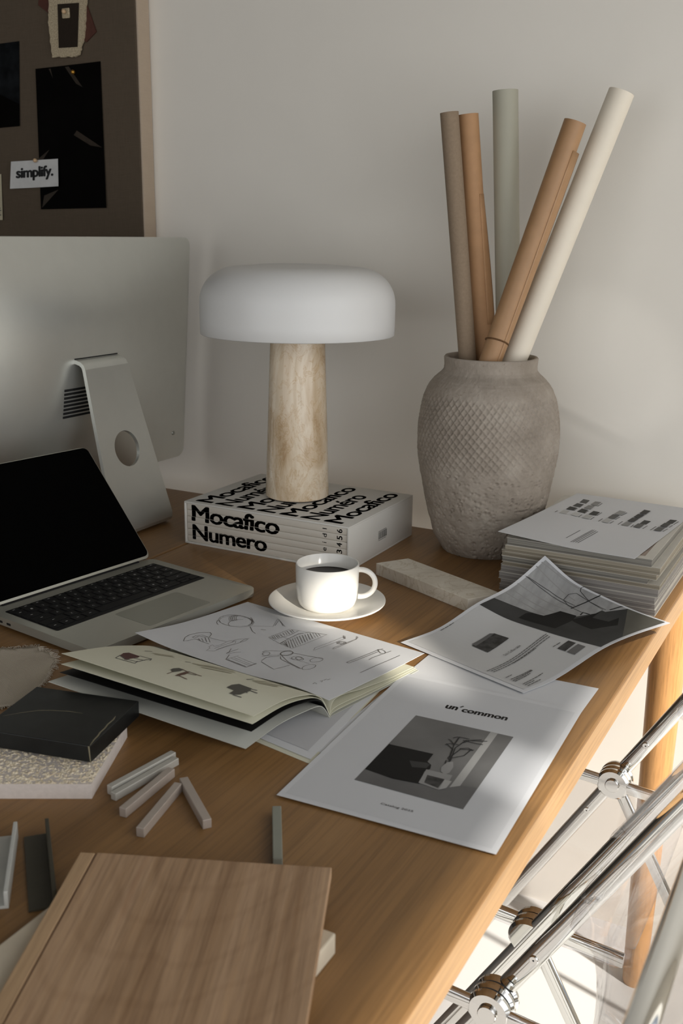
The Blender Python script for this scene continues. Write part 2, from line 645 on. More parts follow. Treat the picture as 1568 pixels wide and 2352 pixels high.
# clear acrylic sheet: see-through, with the sheen of its two faces
q = NT('clear_acrylic', 0.03)
tb = q.n('ShaderNodeBsdfTransparent')
tb.inputs['Color'].default_value = (0.955, 0.95, 0.957, 1)
gb = q.n('ShaderNodeBsdfGlossy')
gb.inputs['Roughness'].default_value = 0.04
lw = q.n('ShaderNodeLayerWeight')
lw.inputs['Blend'].default_value = 0.5
pw = q.n('ShaderNodeMath', operation='POWER')
q.l(lw.outputs['Facing'], pw.inputs[0])
pw.inputs[1].default_value = 4.0
ml = q.n('ShaderNodeMath', operation='MULTIPLY_ADD')
q.l(pw.outputs[0], ml.inputs[0])
ml.inputs[1].default_value = 0.85
ml.inputs[2].default_value = 0.085
mx = q.n('ShaderNodeMixShader')
q.l(ml.outputs[0], mx.inputs[0])
q.l(tb.outputs[0], mx.inputs[1])
q.l(gb.outputs[0], mx.inputs[2])
q.l(mx.outputs[0], q.t.nodes['Material Output'].inputs['Surface'])
M['acrylic'] = q.m

# polished travertine of the lamp
q = NT('polished_travertine', 0.16)
v = q.coords((1, 1, 0.55))
n1 = q.noise(v, 9, 8, 0.62, 1.6)
n2 = q.noise(v, 26, 7, 0.72, 3.2)
c1 = q.ramp(n1, [(0.28, lin((184, 156, 120))), (0.42, lin((214, 192, 162))), (0.55, lin((232, 216, 192))), (0.68, lin((214, 196, 170))), (0.8, lin((192, 164, 128)))])
c2 = q.ramp(n2, [(0.40, (1, 1, 1, 1)), (0.455, (0.80, 0.68, 0.52, 1)), (0.47, (1, 1, 1, 1)), (0.72, (1, 1, 1, 1)), (0.8, (0.9, 0.82, 0.7, 1))])
q.color(q.mix(0.8, c1, c2, 'MULTIPLY'))
M['travertine'] = q.m

# honed pale marble bar
q = NT('pale_marble', 0.35)
v = q.coords((1, 1, 1))
n1 = q.noise(v, 12, 7, 0.6, 1.0)
n2 = q.noise(v, 16, 4, 0.6, 2.2)
c1 = q.ramp(n1, [(0.3, lin((200, 191, 174))), (0.6, lin((224, 217, 202))), (0.8, lin((210, 201, 185)))])
c2 = q.ramp(n2, [(0.47, (1, 1, 1, 1)), (0.5, (0.72, 0.66, 0.56, 1)), (0.53, (1, 1, 1, 1))])
q.color(q.mix(0.7, c1, c2, 'MULTIPLY'))
q.bump(n1, 0.1, 0.001)
M['marble'] = q.m

# black marble
q = NT('black_marble', 0.42, spec=0.35)
v = q.coords()
n1 = q.noise(v, 25, 5, 0.6)
q.color(q.ramp(n1, [(0.35, lin((16, 17, 17))), (0.75, lin((34, 36, 35)))]))
M['black_marble'] = q.m
M['vein'] = plain('pale_marble_vein', (136, 128, 104), 0.5, var=0.2, scale=80)

# rough white stone
q = NT('bush_hammered_stone', 0.9, spec=0.2)
v = q.coords()
n1 = q.noise(v, 160, 5, 0.6)
n2 = q.noise(v, 260, 2, 0.5)
c1 = q.ramp(n1, [(0.3, lin((216, 198, 168))), (0.6, lin((236, 224, 200)))])
c2 = q.ramp(n2, [(0.28, (0.7, 0.62, 0.54, 1)), (0.36, (1, 1, 1, 1))])
q.color(q.mix(0.7, c1, c2, 'MULTIPLY'))
q.bump(n1, 0.4, 0.001)
M['rough_stone'] = q.m
M['sawn_stone'] = plain('sawn_white_stone', (214, 204, 196), 0.8, var=0.05, scale=220, bump=0.15)
M['cream_stone'] = plain('cream_limestone', (206, 194, 172), 0.7, var=0.05, scale=60, bump=0.1)

# weathered clay of the vase
q = NT('weathered_grey_clay', 0.95, spec=0.15)
v = q.coords()
n1 = q.noise(v, 14, 6, 0.65)
n2 = q.noise(v, 190, 3, 0.6)
n3 = q.noise(v, 75, 6, 0.7)
c1 = q.ramp(n1, [(0.3, lin((140, 130, 118))), (0.55, lin((162, 152, 140))), (0.75, lin((178, 170, 158)))])
c2 = q.ramp(n2, [(0.26, (0.5, 0.44, 0.38, 1)), (0.36, (1, 1, 1, 1))])
q.color(q.mix(0.6, c1, c2, 'MULTIPLY'))
q.bump(n3, 0.5, 0.003)
M['clay'] = q.m


# woven linens: threads over and under
def linen(name, c, dark, pitch, bump=0.4):
    q = NT(name, 0.95, spec=0.1)
    v = q.coords()
    w = []
    for d, z in (('X', 1), ('Z', 1)):
        x = q.n('ShaderNodeTexWave', wave_type='BANDS', bands_direction=d)
        x.inputs['Scale'].default_value = pitch
        x.inputs['Distortion'].default_value = 1.2
        x.inputs['Detail'].default_value = 2
        q.l(v, x.inputs['Vector'])
        w.append(x.outputs['Fac'])
    h = q.n('ShaderNodeMath', operation='MULTIPLY')
    q.l(w[0], h.inputs[0]); q.l(w[1], h.inputs[1])
    s1 = q.noise(q.coords((1, 1, 26)), 40, 3)
    s2 = q.noise(q.coords((22, 1, 1)), 40, 3)
    c1 = q.mix(s1, lin(dark), lin(c))
    c2 = q.mix(s2, lin(dark), lin(c))
    q.color(q.mix(0.5, c1, c2))
    q.bump(h.outputs[0], bump, 0.0006)
    return q.m


M['board_linen'] = linen('grey_brown_linen', (104, 92, 78), (78, 68, 57), 260)
M['linen_edge'] = linen('pale_linen_edge', (196, 180, 160), (176, 158, 140), 260)
M['boucle'] = plain('ivory_boucle', (176, 162, 136), 0.95, var=0.35, scale=420, spec=0.1, bump=0.8)
M['swatch_dark'] = plain('dark_brown_fabric', (46, 39, 32), 0.9, var=0.1, scale=200, spec=0.1)
q = NT('raw_linen_fabric', 0.95, spec=0.1)
v = q.coords((1, 1, 1), (0, 0, 0.35))
wv = []
for d in ('X', 'Y'):
    x = q.n('ShaderNodeTexWave', wave_type='BANDS', bands_direction=d)
    x.inputs['Scale'].default_value = 190
    x.inputs['Distortion'].default_value = 1.5
    q.l(v, x.inputs['Vector'])
    wv.append(x.outputs['Fac'])
h = q.n('ShaderNodeMath', operation='MAXIMUM')
q.l(wv[0], h.inputs[0]); q.l(wv[1], h.inputs[1])
q.color(q.ramp(h.outputs[0], [(0.4, lin((150, 138, 120))), (0.85, lin((206, 196, 180)))]))
q.bump(h.outputs[0], 0.5, 0.0008)
M['raw_linen'] = q.m

# magazine edges: many thin leaves, bands running round the block
def leaves(name, c1, c2, c3, sc):
    q = NT(name, 0.8, spec=0.15)
    f = q.noise(q.coords((2, 2, 420)), sc, 4, 0.7)
    q.color(q.ramp(f, [(0.3, lin(c1)), (0.5, lin(c2)), (0.7, lin(c3))]))
    return q.m


M['leaves0'] = leaves('magazine_leaves_warm', (96, 90, 78), (146, 138, 122), (170, 163, 148), 1.0)
M['leaves1'] = leaves('magazine_leaves_grey', (86, 83, 78), (128, 125, 117), (160, 157, 149), 1.2)
M['leaves2'] = leaves('magazine_leaves_cool', (104, 100, 97), (140, 136, 131), (168, 165, 160), 0.9)
M['mag_cover'] = plain('magazine_cover', (196, 192, 182), 0.4, var=0.04)
M['mag_cover_pic'] = plain('magazine_cover_picture', (122, 104, 90), 0.4, var=0.5, scale=22)
M['mag_cover_teal'] = plain('teal_magazine_cover', (44, 122, 112), 0.4)

# ------------------------------------------------------------------ the room
TZ = 0.74            # table top
XL, XR, YF, YB, ZC = -3.2, 1.0, -4.0, 0.10, 3.6


def struct(name, bm, m):
    return setp(obj(name, bm, m), kind='structure')


bm = MB(); box(bm, (XL - .1, YF - .1, -0.1), (XR + .1, YB + .1, 0)); struct('floor', bm, M['floor'])
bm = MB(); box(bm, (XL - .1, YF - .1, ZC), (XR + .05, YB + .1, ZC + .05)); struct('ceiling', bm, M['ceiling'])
bm = MB(); box(bm, (XL - .1, YB, 0), (XR + .1, YB + .1, ZC)); struct('wall_back', bm, M['wall'])
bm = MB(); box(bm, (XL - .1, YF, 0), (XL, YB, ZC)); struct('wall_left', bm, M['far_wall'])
# front wall with a window opening
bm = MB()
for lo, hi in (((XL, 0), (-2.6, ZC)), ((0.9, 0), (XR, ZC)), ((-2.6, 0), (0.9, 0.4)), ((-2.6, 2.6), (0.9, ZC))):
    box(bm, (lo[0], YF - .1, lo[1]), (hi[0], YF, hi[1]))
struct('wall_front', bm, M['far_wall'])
# right wall: the window head stands where its shade just leaves the table's edge in the sun
WH, W0, W1 = 2.004, -3.35, -0.12
bm = MB()
for lo, hi in (((YF, 0), (W0, ZC)), ((W1, 0), (YB, ZC)), ((W0, 0), (W1, 0.35)), ((W0, WH), (W1, ZC))):
    box(bm, (XR, lo[0], lo[1]), (XR + .05, hi[0], hi[1]))
struct('wall_right', bm, M['wall'])

# ------------------------------------------------------------------ tables
def make_table(x0, x1, label, legs):
    t = thing('desk', label, 'desk', ((x0 + x1) / 2, -0.8, 0))
    bm = MB(); box(bm, (x0, -1.6, TZ - 0.036), (x1, 0, TZ), 0.0025, 2)
    obj('tabletop', bm, M['oak'], t, world=True)
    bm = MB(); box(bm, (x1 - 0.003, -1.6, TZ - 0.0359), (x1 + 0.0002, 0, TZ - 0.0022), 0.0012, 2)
    obj('sunlit_edge_band', bm, M['sunlit_edge_oak'], t, world=True)  # thin band over the top's edge, coloured as if sunlit
    for lx, ly in legs:
        bm = MB()
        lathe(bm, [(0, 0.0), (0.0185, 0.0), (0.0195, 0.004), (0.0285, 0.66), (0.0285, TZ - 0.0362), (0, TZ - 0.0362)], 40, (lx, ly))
        obj('leg', bm, M['sunlit_leg_oak'], t, world=True, smooth=True, angle=40)
    return t


make_table(-0.7607, 0.0, 'oak desk with round legs coloured sun-bright that most of the papers lie on', [(-0.024, -0.036), (-0.024, -1.56), (-0.73, -0.036), (-0.73, -1.56)])
make_table(-1.62, -0.7633, 'oak desk behind the laptop, joined at a narrow seam', [(-0.80, -0.036), (-1.58, -0.036), (-0.80, -1.56), (-1.58, -1.56)])

# ------------------------------------------------------------------ pin board on the back wall
YBF = 0.063   # its face
XB = -1.111   # its right end
b = thing('pin_board', 'large grey-brown linen pin board with a pale edge on the white wall', 'pin board', (-1.9, YBF + 0.018, 1.23))
bm = MB(); box(bm, (-2.7, YBF, 1.02), (XB - 0.001, YB - 0.001, 2.3), 0.002)
obj('linen_panel', bm, M['board_linen'], b, world=True)
bm = MB(); box(bm, (XB - 0.0009, YBF + 0.0015, 1.02), (XB + 0.0035, YB - 0.001, 2.3), 0.0012)
setp(obj('linen_edge', bm, M['linen_edge'], b, world=True), label='pale linen edge of the pin board')


def card_on_board(name, label, cat, pts, mat, lift, bend=0.004, th=0.0006, lift1=None):
    """a slightly bent card pinned to the board: pts = lower left, lower right, upper right, upper left (x, z)"""
    def f(s, t):
        x = (1 - s) * (1 - t) * pts[0][0] + s * (1 - t) * pts[1][0] + s * t * pts[2][0] + (1 - s) * t * pts[3][0]
        z = (1 - s) * (1 - t) * pts[0][1] + s * (1 - t) * pts[1][1] + s * t * pts[2][1] + (1 - s) * t * pts[3][1]
        return Vector((x, YBF - lift - bend * (2 * s - 1) ** 2 * (1 - t * 0.7), z))
    bm = MB()
    n = 12
    A = [[bm.verts.new(f(i / n, j / n)) for j in range(n + 1)] for i in range(n + 1)]
    Bq = [[bm.verts.new(f(i / n, j / n) + Vector((0, th, 0))) for j in range(n + 1)] for i in range(n + 1)]
    for i in range(n):
        for j in range(n):
            bm.faces.new((A[i][j], A[i + 1][j], A[i + 1][j + 1], A[i][j + 1]))
            bm.faces.new((Bq[i][j], Bq[i][j + 1], Bq[i + 1][j + 1], Bq[i + 1][j]))
    for i in range(n):
        bm.faces.new((A[i][0], Bq[i][0], Bq[i + 1][0], A[i + 1][0]))
        bm.faces.new((A[i][n], A[i + 1][n], Bq[i + 1][n], Bq[i][n]))
        bm.faces.new((A[0][i], A[0][i + 1], Bq[0][i + 1], Bq[0][i]))
        bm.faces.new((A[n][i], Bq[n][i], Bq[n][i + 1], A[n][i + 1]))
    c = f(0.5, 0)
    o = obj(name, bm, mat, None, loc=tuple(c), smooth=True, angle=40)
    setp(o, label, cat)
    return o, f


def on_board(bm, f, pts, lift=0.0006):
    """flat printed shape on a pinned card, pts in card coordinates"""
    vs = [bm.verts.new(f(*p) + Vector((0, -lift, 0))) for p in pts]
    bm.faces.new(vs)


def pin(x, z, y, mat, label, r=0.0042):
    bm = MB()
    tube(bm, [(x, y + 0.0075, z), (x, y + 0.003, z), (x, y - 0.001, z)], [0.0007, 0.0012, 0.0022], seg=12)
    bmesh.ops.create_uvsphere(bm, u_segments=16, v_segments=10, radius=r, matrix=Matrix.Translation((x, y - 0.004, z)))
    setp(obj('push_pin', bm, mat, None, loc=(x, y, z), smooth=True), label, 'pin')


o, f = card_on_board('photo_print', 'tall almost black photo print pinned beside the small lettered card', 'photo print', [(-1.373, 1.278), (-1.199, 1.281), (-1.199, 1.552), (-1.367, 1.548)], M['photo_black'], 0.0015, 0.003)
for pc in ([(.02, 0.01), (.28, .14), (.06, .1)], [(.0, .37), (.17, .43), (.02, .33)], [(.21, .99), (.24, .99), (.27, .92)],
           [(.46, .99), (.52, .99), (.72, .84), (.62, .87)], [(.55, .52), (.6, .55), (.98, .42), (.8, .44)]):
    bm = MB()
    on_board(bm, f, pc)
    keepobj('printed_shape', bm, M['ochre'], o)
o, f = card_on_board('photo_print', 'dark blue-grey landscape print cut off by the left frame edge', 'photo print', [(-1.60, 1.437), (-1.419, 1.442), (-1.407, 1.602), (-1.60, 1.598)], M['photo_blue'], 0.0012, 0.002)
bm = MB(); on_board(bm, f, [(0, 0), (1, 0), (1, .26), (.4, .55), (0, .7)])
keepobj('printed_picture', bm, M['photo_black'], o)
o, f = card_on_board('lettered_card', 'small white card with one bold black word overlapping the black photo', 'card', [(-1.452, 1.319), (-1.318, 1.323), (-1.317, 1.376), (-1.446, 1.373)], M['card'], 0.006, 0.003)
bm = MB()
write(bm, 'simplify.', lambda u, v: f(0.115 + 0.79 * u, 0.25 + 0.02 * u + 0.52 * v) + Vector((0, -0.0006, 0)), 0.05, 0.94)
keepobj('lettering', bm, M['ink'], o)
o, f = card_on_board('lettered_card', 'narrow cream card with tiny print at the left frame edge', 'card', [(-1.56, 1.254), (-1.484, 1.256), (-1.481, 1.349), (-1.56, 1.347)], M['card_cream'], 0.0015, 0.003)
bm = MB()
for k, (a, c, d) in enumerate(((.5, .93, .82), (.5, .93, .77), (.55, .93, .25), (.55, .96, .2), (.55, .9, .15), (.55, .95, .1))):
    on_board(bm, f, [(a, d), (c, d), (c, d + .022), (a, d + .022)])
keepobj('lettering', bm, M['grey_ink'], o)

# pinned material swatches: leather below, boucle over it, dark fabric on top
def swatch(name, label, pts, y0, y1, mat, seed, ragged=0.0):
    random.seed(seed)
    out = []
    for (x0, z0), (x1, z1) in zip(pts, pts[1:] + pts[:1]):
        n = 10
        for i in range(n):
            k = i / n
            out.append((x0 + (x1 - x0) * k + random.uniform(-ragged, ragged), z0 + (z1 - z0) * k + random.uniform(-ragged, ragged)))
    bm = MB()
    a = [bm.verts.new((x, y0, z)) for x, z in out]
    c = [bm.verts.new((x, y1, z)) for x, z in out]
    bm.faces.new(a); bm.faces.new(c[::-1])
    for i in range(len(a)):
        j = (i + 1) % len(a)
        bm.faces.new((a[i], c[i], c[j], a[j]))
    cx = sum(p[0] for p in out) / len(out)
    cz = min(p[1] for p in out)
    return setp(obj(name, bm, mat, None, loc=(cx, y0, cz)), label, 'fabric swatch')


swatch('leather_swatch', 'red-brown leather swatch tilted behind the ivory fabric swatch', [(-1.349, 1.663), (-1.231, 1.588), (-1.205, 1.605), (-1.27, 1.76), (-1.33, 1.74)], YBF - 0.0032, YBF - 0.0012, M['board_pin'], 3)
swatch('boucle_swatch', 'nubby ivory fabric swatch pinned at the top of the board', [(-1.316, 1.566), (-1.262, 1.563), (-1.247, 1.566), (-1.232, 1.60), (-1.221, 1.67), (-1.218, 1.76), (-1.322, 1.76), (-1.318, 1.66), (-1.322, 1.625)], YBF - 0.0075, YBF - 0.0035, M['boucle'], 4, 0.0012)
swatch('fabric_swatch', 'small dark brown fabric rectangle pinned over the ivory swatch', [(-1.296, 1.581), (-1.249, 1.580), (-1.240, 1.657), (-1.293, 1.659)], YBF - 0.0095, YBF - 0.0078, M['swatch_dark'], 5)
bm = MB(); box(bm, (-1.281, YBF - 0.0125, 1.632), (-1.262, YBF - 0.0098, 1.650), 0.002)
setp(obj('fabric_swatch', bm, M['boucle'], None, loc=(-1.2715, YBF - .01, 1.632)), 'tiny square of ivory fabric at the top of the dark swatch', 'fabric swatch')
pin(-1.271, 1.643, YBF - 0.0135, M['pin'], 'wooden pin through the tiny ivory square')
pin(-1.374, 1.3735, YBF - 0.008, M['pin'], 'wooden pin at the top of the white lettered card')
pin(-1.266, 1.536, YBF - 0.002, M['brass'], 'small brass pin at the top of the tall black photo')

# ------------------------------------------------------------------ desktop computer seen from behind
dc = thing('desktop_computer', 'large silver desktop computer seen from behind on a curved stand', 'computer', (-0.93, -0.27, TZ))
Y0, Y1, Z0, Z1 = -0.578, 0.038, 0.803, 1.227


def mon_x(z):
    return -1.010 + (z - Z0) / (Z1 - Z0) * 0.030


def rrect(n=10, r=0.018):
    """rounded-rectangle ring in (a, b) = -1..1 square, by real size"""
    w, h = (Y1 - Y0) / 2, (Z1 - Z0) / 2
    pts = []
    for cx, cy, a0 in ((w - r, h - r, 0), (-w + r, h - r, 90), (-w + r, -h + r, 180), (w - r, -h + r, 270)):
        for i in range(n + 1):
            a = math.radians(a0 + 90 * i / n)
            pts.append((cx + r * math.cos(a), cy + r * math.sin(a)))
    # extra points on the straight edges so that the bulge is smooth
    out = []
    for p, q_ in zip(pts, pts[1:] + pts[:1]):
        L = math.hypot(q_[0] - p[0], q_[1] - p[1])
        k = max(1, int(L / 0.03))
        for i in range(k):
            out.append((p[0] + (q_[0] - p[0]) * i / k, p[1] + (q_[1] - p[1]) * i / k))
    return out


ring = rrect()
bm = MB()
yc, zc = (Y0 + Y1) / 2, (Z0 + Z1) / 2
w2, h2 = (Y1 - Y0) / 2, (Z1 - Z0) / 2
rings = []
for kx, sc in ((-0.006, 1.0), (0.0, 1.0), (0.0012, .996)):
    rings.append([bm.verts.new((mon_x(zc + p[1] * sc) + kx, yc + p[0] * sc, zc + p[1] * sc)) for p in ring])
N = 22
for i in range(1, N):
    sc = 0.996 * (1 - i / N)
    row = []
    for p in ring:
        a, c = p[0] * sc / w2, p[1] * sc / h2
        bul = 0.041 * max(0, (1 - abs(a) ** 2.3)) ** 1.15 * max(0, (1 - abs(c) ** 2.3)) ** 1.15
        row.append(bm.verts.new((mon_x(zc + p[1] * sc) + 0.0012 + bul, yc + p[0] * sc, zc + p[1] * sc)))
    rings.append(row)
for A, B_ in zip(rings, rings[1:]):
    for k in range(len(A)):
        bm.faces.new((A[k], A[(k + 1) % len(A)], B_[(k + 1) % len(A)], B_[k]))
bm.faces.new(rings[-1])
bm.faces.new(rings[0][::-1])
body = obj('body', bm, M['alu'], dc, world=True, smooth=True, angle=35)
bm = MB()
xs = [mon_x(zc + p[1]) - 0.0066 for p in ring]
a_ = [bm.verts.new((mon_x(zc + p[1] * .985) - 0.0062, yc + p[0] * .985, zc + p[1] * .985)) for p in ring]
b_ = [bm.verts.new((mon_x(zc + p[1] * .985) - 0.0072, yc + p[0] * .985, zc + p[1] * .985)) for p in ring]
bm.faces.new(a_); bm.faces.new(b_[::-1])
for k in range(len(a_)):
    bm.faces.new((a_[k], b_[k], b_[(k + 1) % len(a_)], a_[(k + 1) % len(a_)]))
obj('screen', bm, M['black_glass'], dc, world=True)
# stand: a bent plate with a round cable hole; straight run from top bend to heel bend
SP0, SP1 = Vector((-0.930, 0, 1.018)), Vector((-0.8655, 0, 0.772))
SW0, SW1 = 0.0525, 0.076          # half widths at the top and at the heel
bm = MB()
path = [(-0.966, 1.0325), (-0.950, 1.032), (-0.940, 1.029), (-0.9335, 1.0245), (SP0.x, SP0.z)]
low = [(SP1.x, SP1.z), (-0.8625, 0.760), (-0.8625, 0.751), (-0.866, 0.7445), (-0.872, 0.7425), (-0.90, 0.742), (-1.03, 0.742)]


def half(z):
    k = min(1, max(0, (1.03 - z) / (1.03 - 0.76)))
    return SW0 + (SW1 - SW0) * k


def strip(bm, pl, th):
    pts = [Vector((x, 0, z)) for x, z in pl]
    F, Bk = [], []
    for i, p in enumerate(pts):
        d = (pts[min(i + 1, len(pts) - 1)] - pts[max(i - 1, 0)]).normalized()
        nrm = Vector((d.z, 0, -d.x))
        if nrm.x < 0 and nrm.z < 0:
            pass
        hw = half(p.z)
        F.append([bm.verts.new((p.x, -0.27 + s * hw, p.z)) for s in (-1, 1)])
        qv = p + nrm * th
        Bk.append([bm.verts.new((qv.x, -0.27 + s * hw, qv.z)) for s in (-1, 1)])
    for i in range(len(pts) - 1):
        bm.faces.new((F[i][0], F[i][1], F[i + 1][1], F[i + 1][0]))
        bm.faces.new((Bk[i][0], Bk[i + 1][0], Bk[i + 1][1], Bk[i][1]))
        for s in (0, 1):
            bm.faces.new((F[i][s], F[i + 1][s], Bk[i + 1][s], Bk[i][s]))
    for i in (0, len(pts) - 1):
        bm.faces.new((F[i][0], F[i][1], Bk[i][1], Bk[i][0]))


strip(bm, path, 0.0065)
strip(bm, low, 0.0065)
# straight run with the hole: ring of quads between hole and outline
d = (SP1 - SP0).normalized()
nrm = Vector((d.z, 0, -d.x)) * 0.0065
L = (SP1 - SP0).length
hc, hr = 0.140, 0.0305


def pl(a, l):
    p = SP0 + d * l
    return Vector((p.x, -0.27 + a, p.z))


nh = 48
hole = [(hr * math.sin(2 * math.pi * k / nh), hc - hr * math.cos(2 * math.pi * k / nh)) for k in range(nh)]
outl = []
for a, l in hole:
    da, dl = a / hr, (l - hc) / hr
    best = 9
    if dl < 0: best = min(best, (0 - hc) / dl)
    if dl > 0: best = min(best, (L - hc) / dl)
    if abs(da) > 1e-6:
        # side edge at the local half width (solve by iteration)
        tt = 0.05
        for _ in range(12):
            tt = half((SP0 + d * min(max(hc + dl * tt, 0), L)).z) / abs(da)
        best = min(best, tt)
    outl.append((da * best, hc + dl * best))
corners = [(-half(SP0.z), 0), (half(SP0.z), 0), (half(SP1.z), L), (-half(SP1.z), L)]
for c in corners:
    k = min(range(nh), key=lambda i: (outl[i][0] - c[0]) ** 2 + (outl[i][1] - c[1]) ** 2)
    outl[k] = c
for off, flip in ((Vector((0, 0, 0)), False), (nrm, True)):
    h_ = [bm.verts.new(pl(*p) + off) for p in hole]
    o_ = [bm.verts.new(pl(*p) + off) for p in outl]
    for k in range(nh):
        j = (k + 1) % nh
        bm.faces.new((h_[k], o_[k], o_[j], h_[j]) if not flip else (h_[j], o_[j], o_[k], h_[k]))
    if not flip: F0h, F0o = h_, o_
    else: F1h, F1o = h_, o_
for k in range(nh):
    j = (k + 1) % nh
    bm.faces.new((F0h[k], F0h[j], F1h[j], F1h[k]))
    bm.faces.new((F0o[j], F0o[k], F1o[k], F1o[j]))
bmesh.ops.remove_doubles(bm, verts=bm.verts, dist=0.0002)
st = obj('stand', bm, M['alu'], dc, world=True, smooth=True, angle=28)
bm = MB()
def back_x(y, z):
    a, c = (y - yc) / w2, (z - zc) / h2
    return mon_x(z) + 0.0012 + 0.041 * max(0, (1 - abs(a) ** 2.3)) ** 1.15 * max(0, (1 - abs(c) ** 2.3)) ** 1.15


for k in range(8):
    z = 0.984 - k * 0.0064
    for j in range(6):
        y0_, y1_ = -0.345 + j * 0.02, -0.325 + j * 0.02
        xs_ = max(back_x(y0_, z), back_x(y1_, z))
        box(bm, (xs_ - 0.003, y0_, z - 0.0019), (xs_ + 0.0005, y1_, z + 0.0019))
obj('vent', bm, M['black'], dc, world=True)
bm = MB(); disc(bm, (-1.0005, -0.005, 0.8555), (1, 0, 0.07), 0.0042, 0.0022, 20, 0.0006); setp(obj('lock_slot', bm, M['steel'], dc, world=True), label='small round slot in the corner')
bm = MB(); box(bm, (-0.9665, -0.3228, 1.0326), (-0.9515, -0.2172, 1.03445)); obj('hinge_gap', bm, M['black'], dc, world=True)

# ------------------------------------------------------------------ laptop
lp = thing('laptop', 'open silver laptop with a black screen and keyboard on the desk seam', 'laptop', (-0.5495, -0.5915, TZ), math.radians(81.5))
W2 = 0.146


def rr(w0, w1, y0, y1, r, n=6):
    o = []
    for cx, cy, a0 in ((w1 - r, y1 - r, 0), (w0 + r, y1 - r, 90), (w0 + r, y0 + r, 180), (w1 - r, y0 + r, 270)):
        for i in range(n + 1):
            a = math.radians(a0 + 90 * i / n)
            o.append((cx + r * math.cos(a), cy + r * math.sin(a)))
    return o


bm = MB(); prism(bm, rr(-W2, W2, -0.006, 0.2085, 0.010), 0.0035, 0.0145, 0.0011)
base = obj('base', bm, M['alu_lap'], lp, smooth=True, angle=40)
bm = MB()
for x, y in ((-.12, .02), (.12, .02), (-.12, .19), (.12, .19)):
    lathe(bm, [(0, 0.0), (0.006, 0.0), (0.006, 0.0036), (0, 0.0036)], 20, (x, y))
obj('foot', bm, M['rubber'], lp)
for k in range(2):
    bm = MB(); box(bm, (-W2 - 0.0004, 0.172 - k * 0.017, 0.0062), (-W2 + 0.002, 0.181 - k * 0.017, 0.0098), 0.001)
    obj('port', bm, M['black'], base)
bm = MB(); prism(bm, rr(-0.1335, 0.131, 0.077, 0.187, 0.004), 0.0146, 0.0149)
kb = obj('keyboard', bm, M['alu_lap'], lp)
bm = MB(); prism(bm, rr(-0.049, 0.062, 0.0015, 0.0695, 0.004), 0.01455, 0.0148)
obj('trackpad', bm, plain('trackpad', (164, 164, 153), 0.3, 0.6, var=0.01), lp)
# keys, row by row from the screen to the user: widths in key units
rows = [('~', [1.05] * 14, 0.0085), ('1', [1] * 13 + [1.5], 0.0155), ('q', [1.5] + [1] * 13, 0.0155), ('a', [1.75] + [1] * 11 + [1.75], 0.0155), ('z', [2.25] + [1] * 10 + [2.25], 0.0155), ('f', [1, 1, 1, 1.25, 5.2, 1.25, 1], 0.0155)]
caps = ['', '1234567890-=', 'QWERTYUIOP[]', "ASDFGHJKL;'", 'ZXCVBNM,./', '']
KX0, KX1 = -0.1315, 0.129
ky = 0.185
legend = MB()
keymeshes = {}
UNIT = (KX1 - KX0) / 14.5
for ri, (nm, ws, kh) in enumerate(rows):
    tot = sum(ws)
    x = KX0
    scale_ = (KX1 - KX0) / tot if ri < 5 else UNIT
    for ki, wk in enumerate(ws):
        kw = wk * scale_
        bm = MB(); box(bm, (x + 0.0009, ky - kh, 0.01492), (x + kw - 0.0009, ky, 0.0157), 0.0007, 1)
        obj('key', bm, M['black_plastic'], kb)
        lead = 1 if ri in (1, 2, 3, 4) else 0
        ch = None
        if ri == 1 and 1 <= ki <= 12: ch = caps[1][ki - 1]
        elif ri in (2, 3, 4) and ki >= 1 and ki - 1 < len(caps[ri]): ch = caps[ri][ki - 1]
        cx, cy = x + kw / 2, ky - kh / 2
        if ch:
            flat_text(legend, ch, (cx - 0.0015, cy - 0.0017, 0.01578), (0.003, 0, 0), (0, 0.0035, 0))
        elif not (ri == 5 and ki == 4):
            box(legend, (cx - 0.0016, cy - 0.0006, 0.0157), (cx + 0.0016, cy + 0.0006, 0.01578))
        x += kw
    if ri == 5:
        # arrow keys: half-height at the right end
        ax = KX1 - 3 * UNIT
        for j, (dx, y_) in enumerate(((0, 0), (1, 0), (1, 1), (2, 0))):
            bm = MB(); box(bm, (ax + dx * UNIT + 0.0009, ky - kh + y_ * 0.008, 0.01492), (ax + (dx + 1) * UNIT - 0.0009, ky - kh + y_ * 0.008 + 0.007, 0.0157), 0.0007, 1)
            obj('key', bm, M['black_plastic'], kb)
    ky -= kh + 0.0022
keepobj('lettering', legend, M['legend'], kb, world=False)
# dark well the keys stand in
bm = MB(); prism(bm, rr(-0.1327, 0.1302, 0.0785, 0.1862, 0.003), 0.0149, 0.01493)
obj('key_well', bm, M['black_plastic'], kb)
# lid: hinged along the back, leaning back
th_ = math.radians(132)
Lr = Matrix.Translation((0, 0.2085, 0.0165)) @ Matrix.Rotation(math.radians(180 - 132), 4, 'X')
bm = MB(); prism(bm, rr(-W2, W2, 0.0, 0.206, 0.010), -0.0045, 0.0, 0.0008)
bm.transform(Lr)
lid = obj('lid', bm, M['alu_lap'], lp, smooth=True, angle=40)
bm = MB(); prism(bm, rr(-W2 + 0.0012, W2 - 0.0012, 0.004, 0.2048, 0.009), 0.0001, 0.0008)
bm.transform(Lr)
obj('screen', bm, M['black_glass'], lid)
bm = MB(); tube(bm, [(-0.12, 0.2095, 0.0125), (0.12, 0.2095, 0.0125)], 0.0042, seg=16); obj('hinge', bm, M['black_plastic'], lp, smooth=True, angle=40)

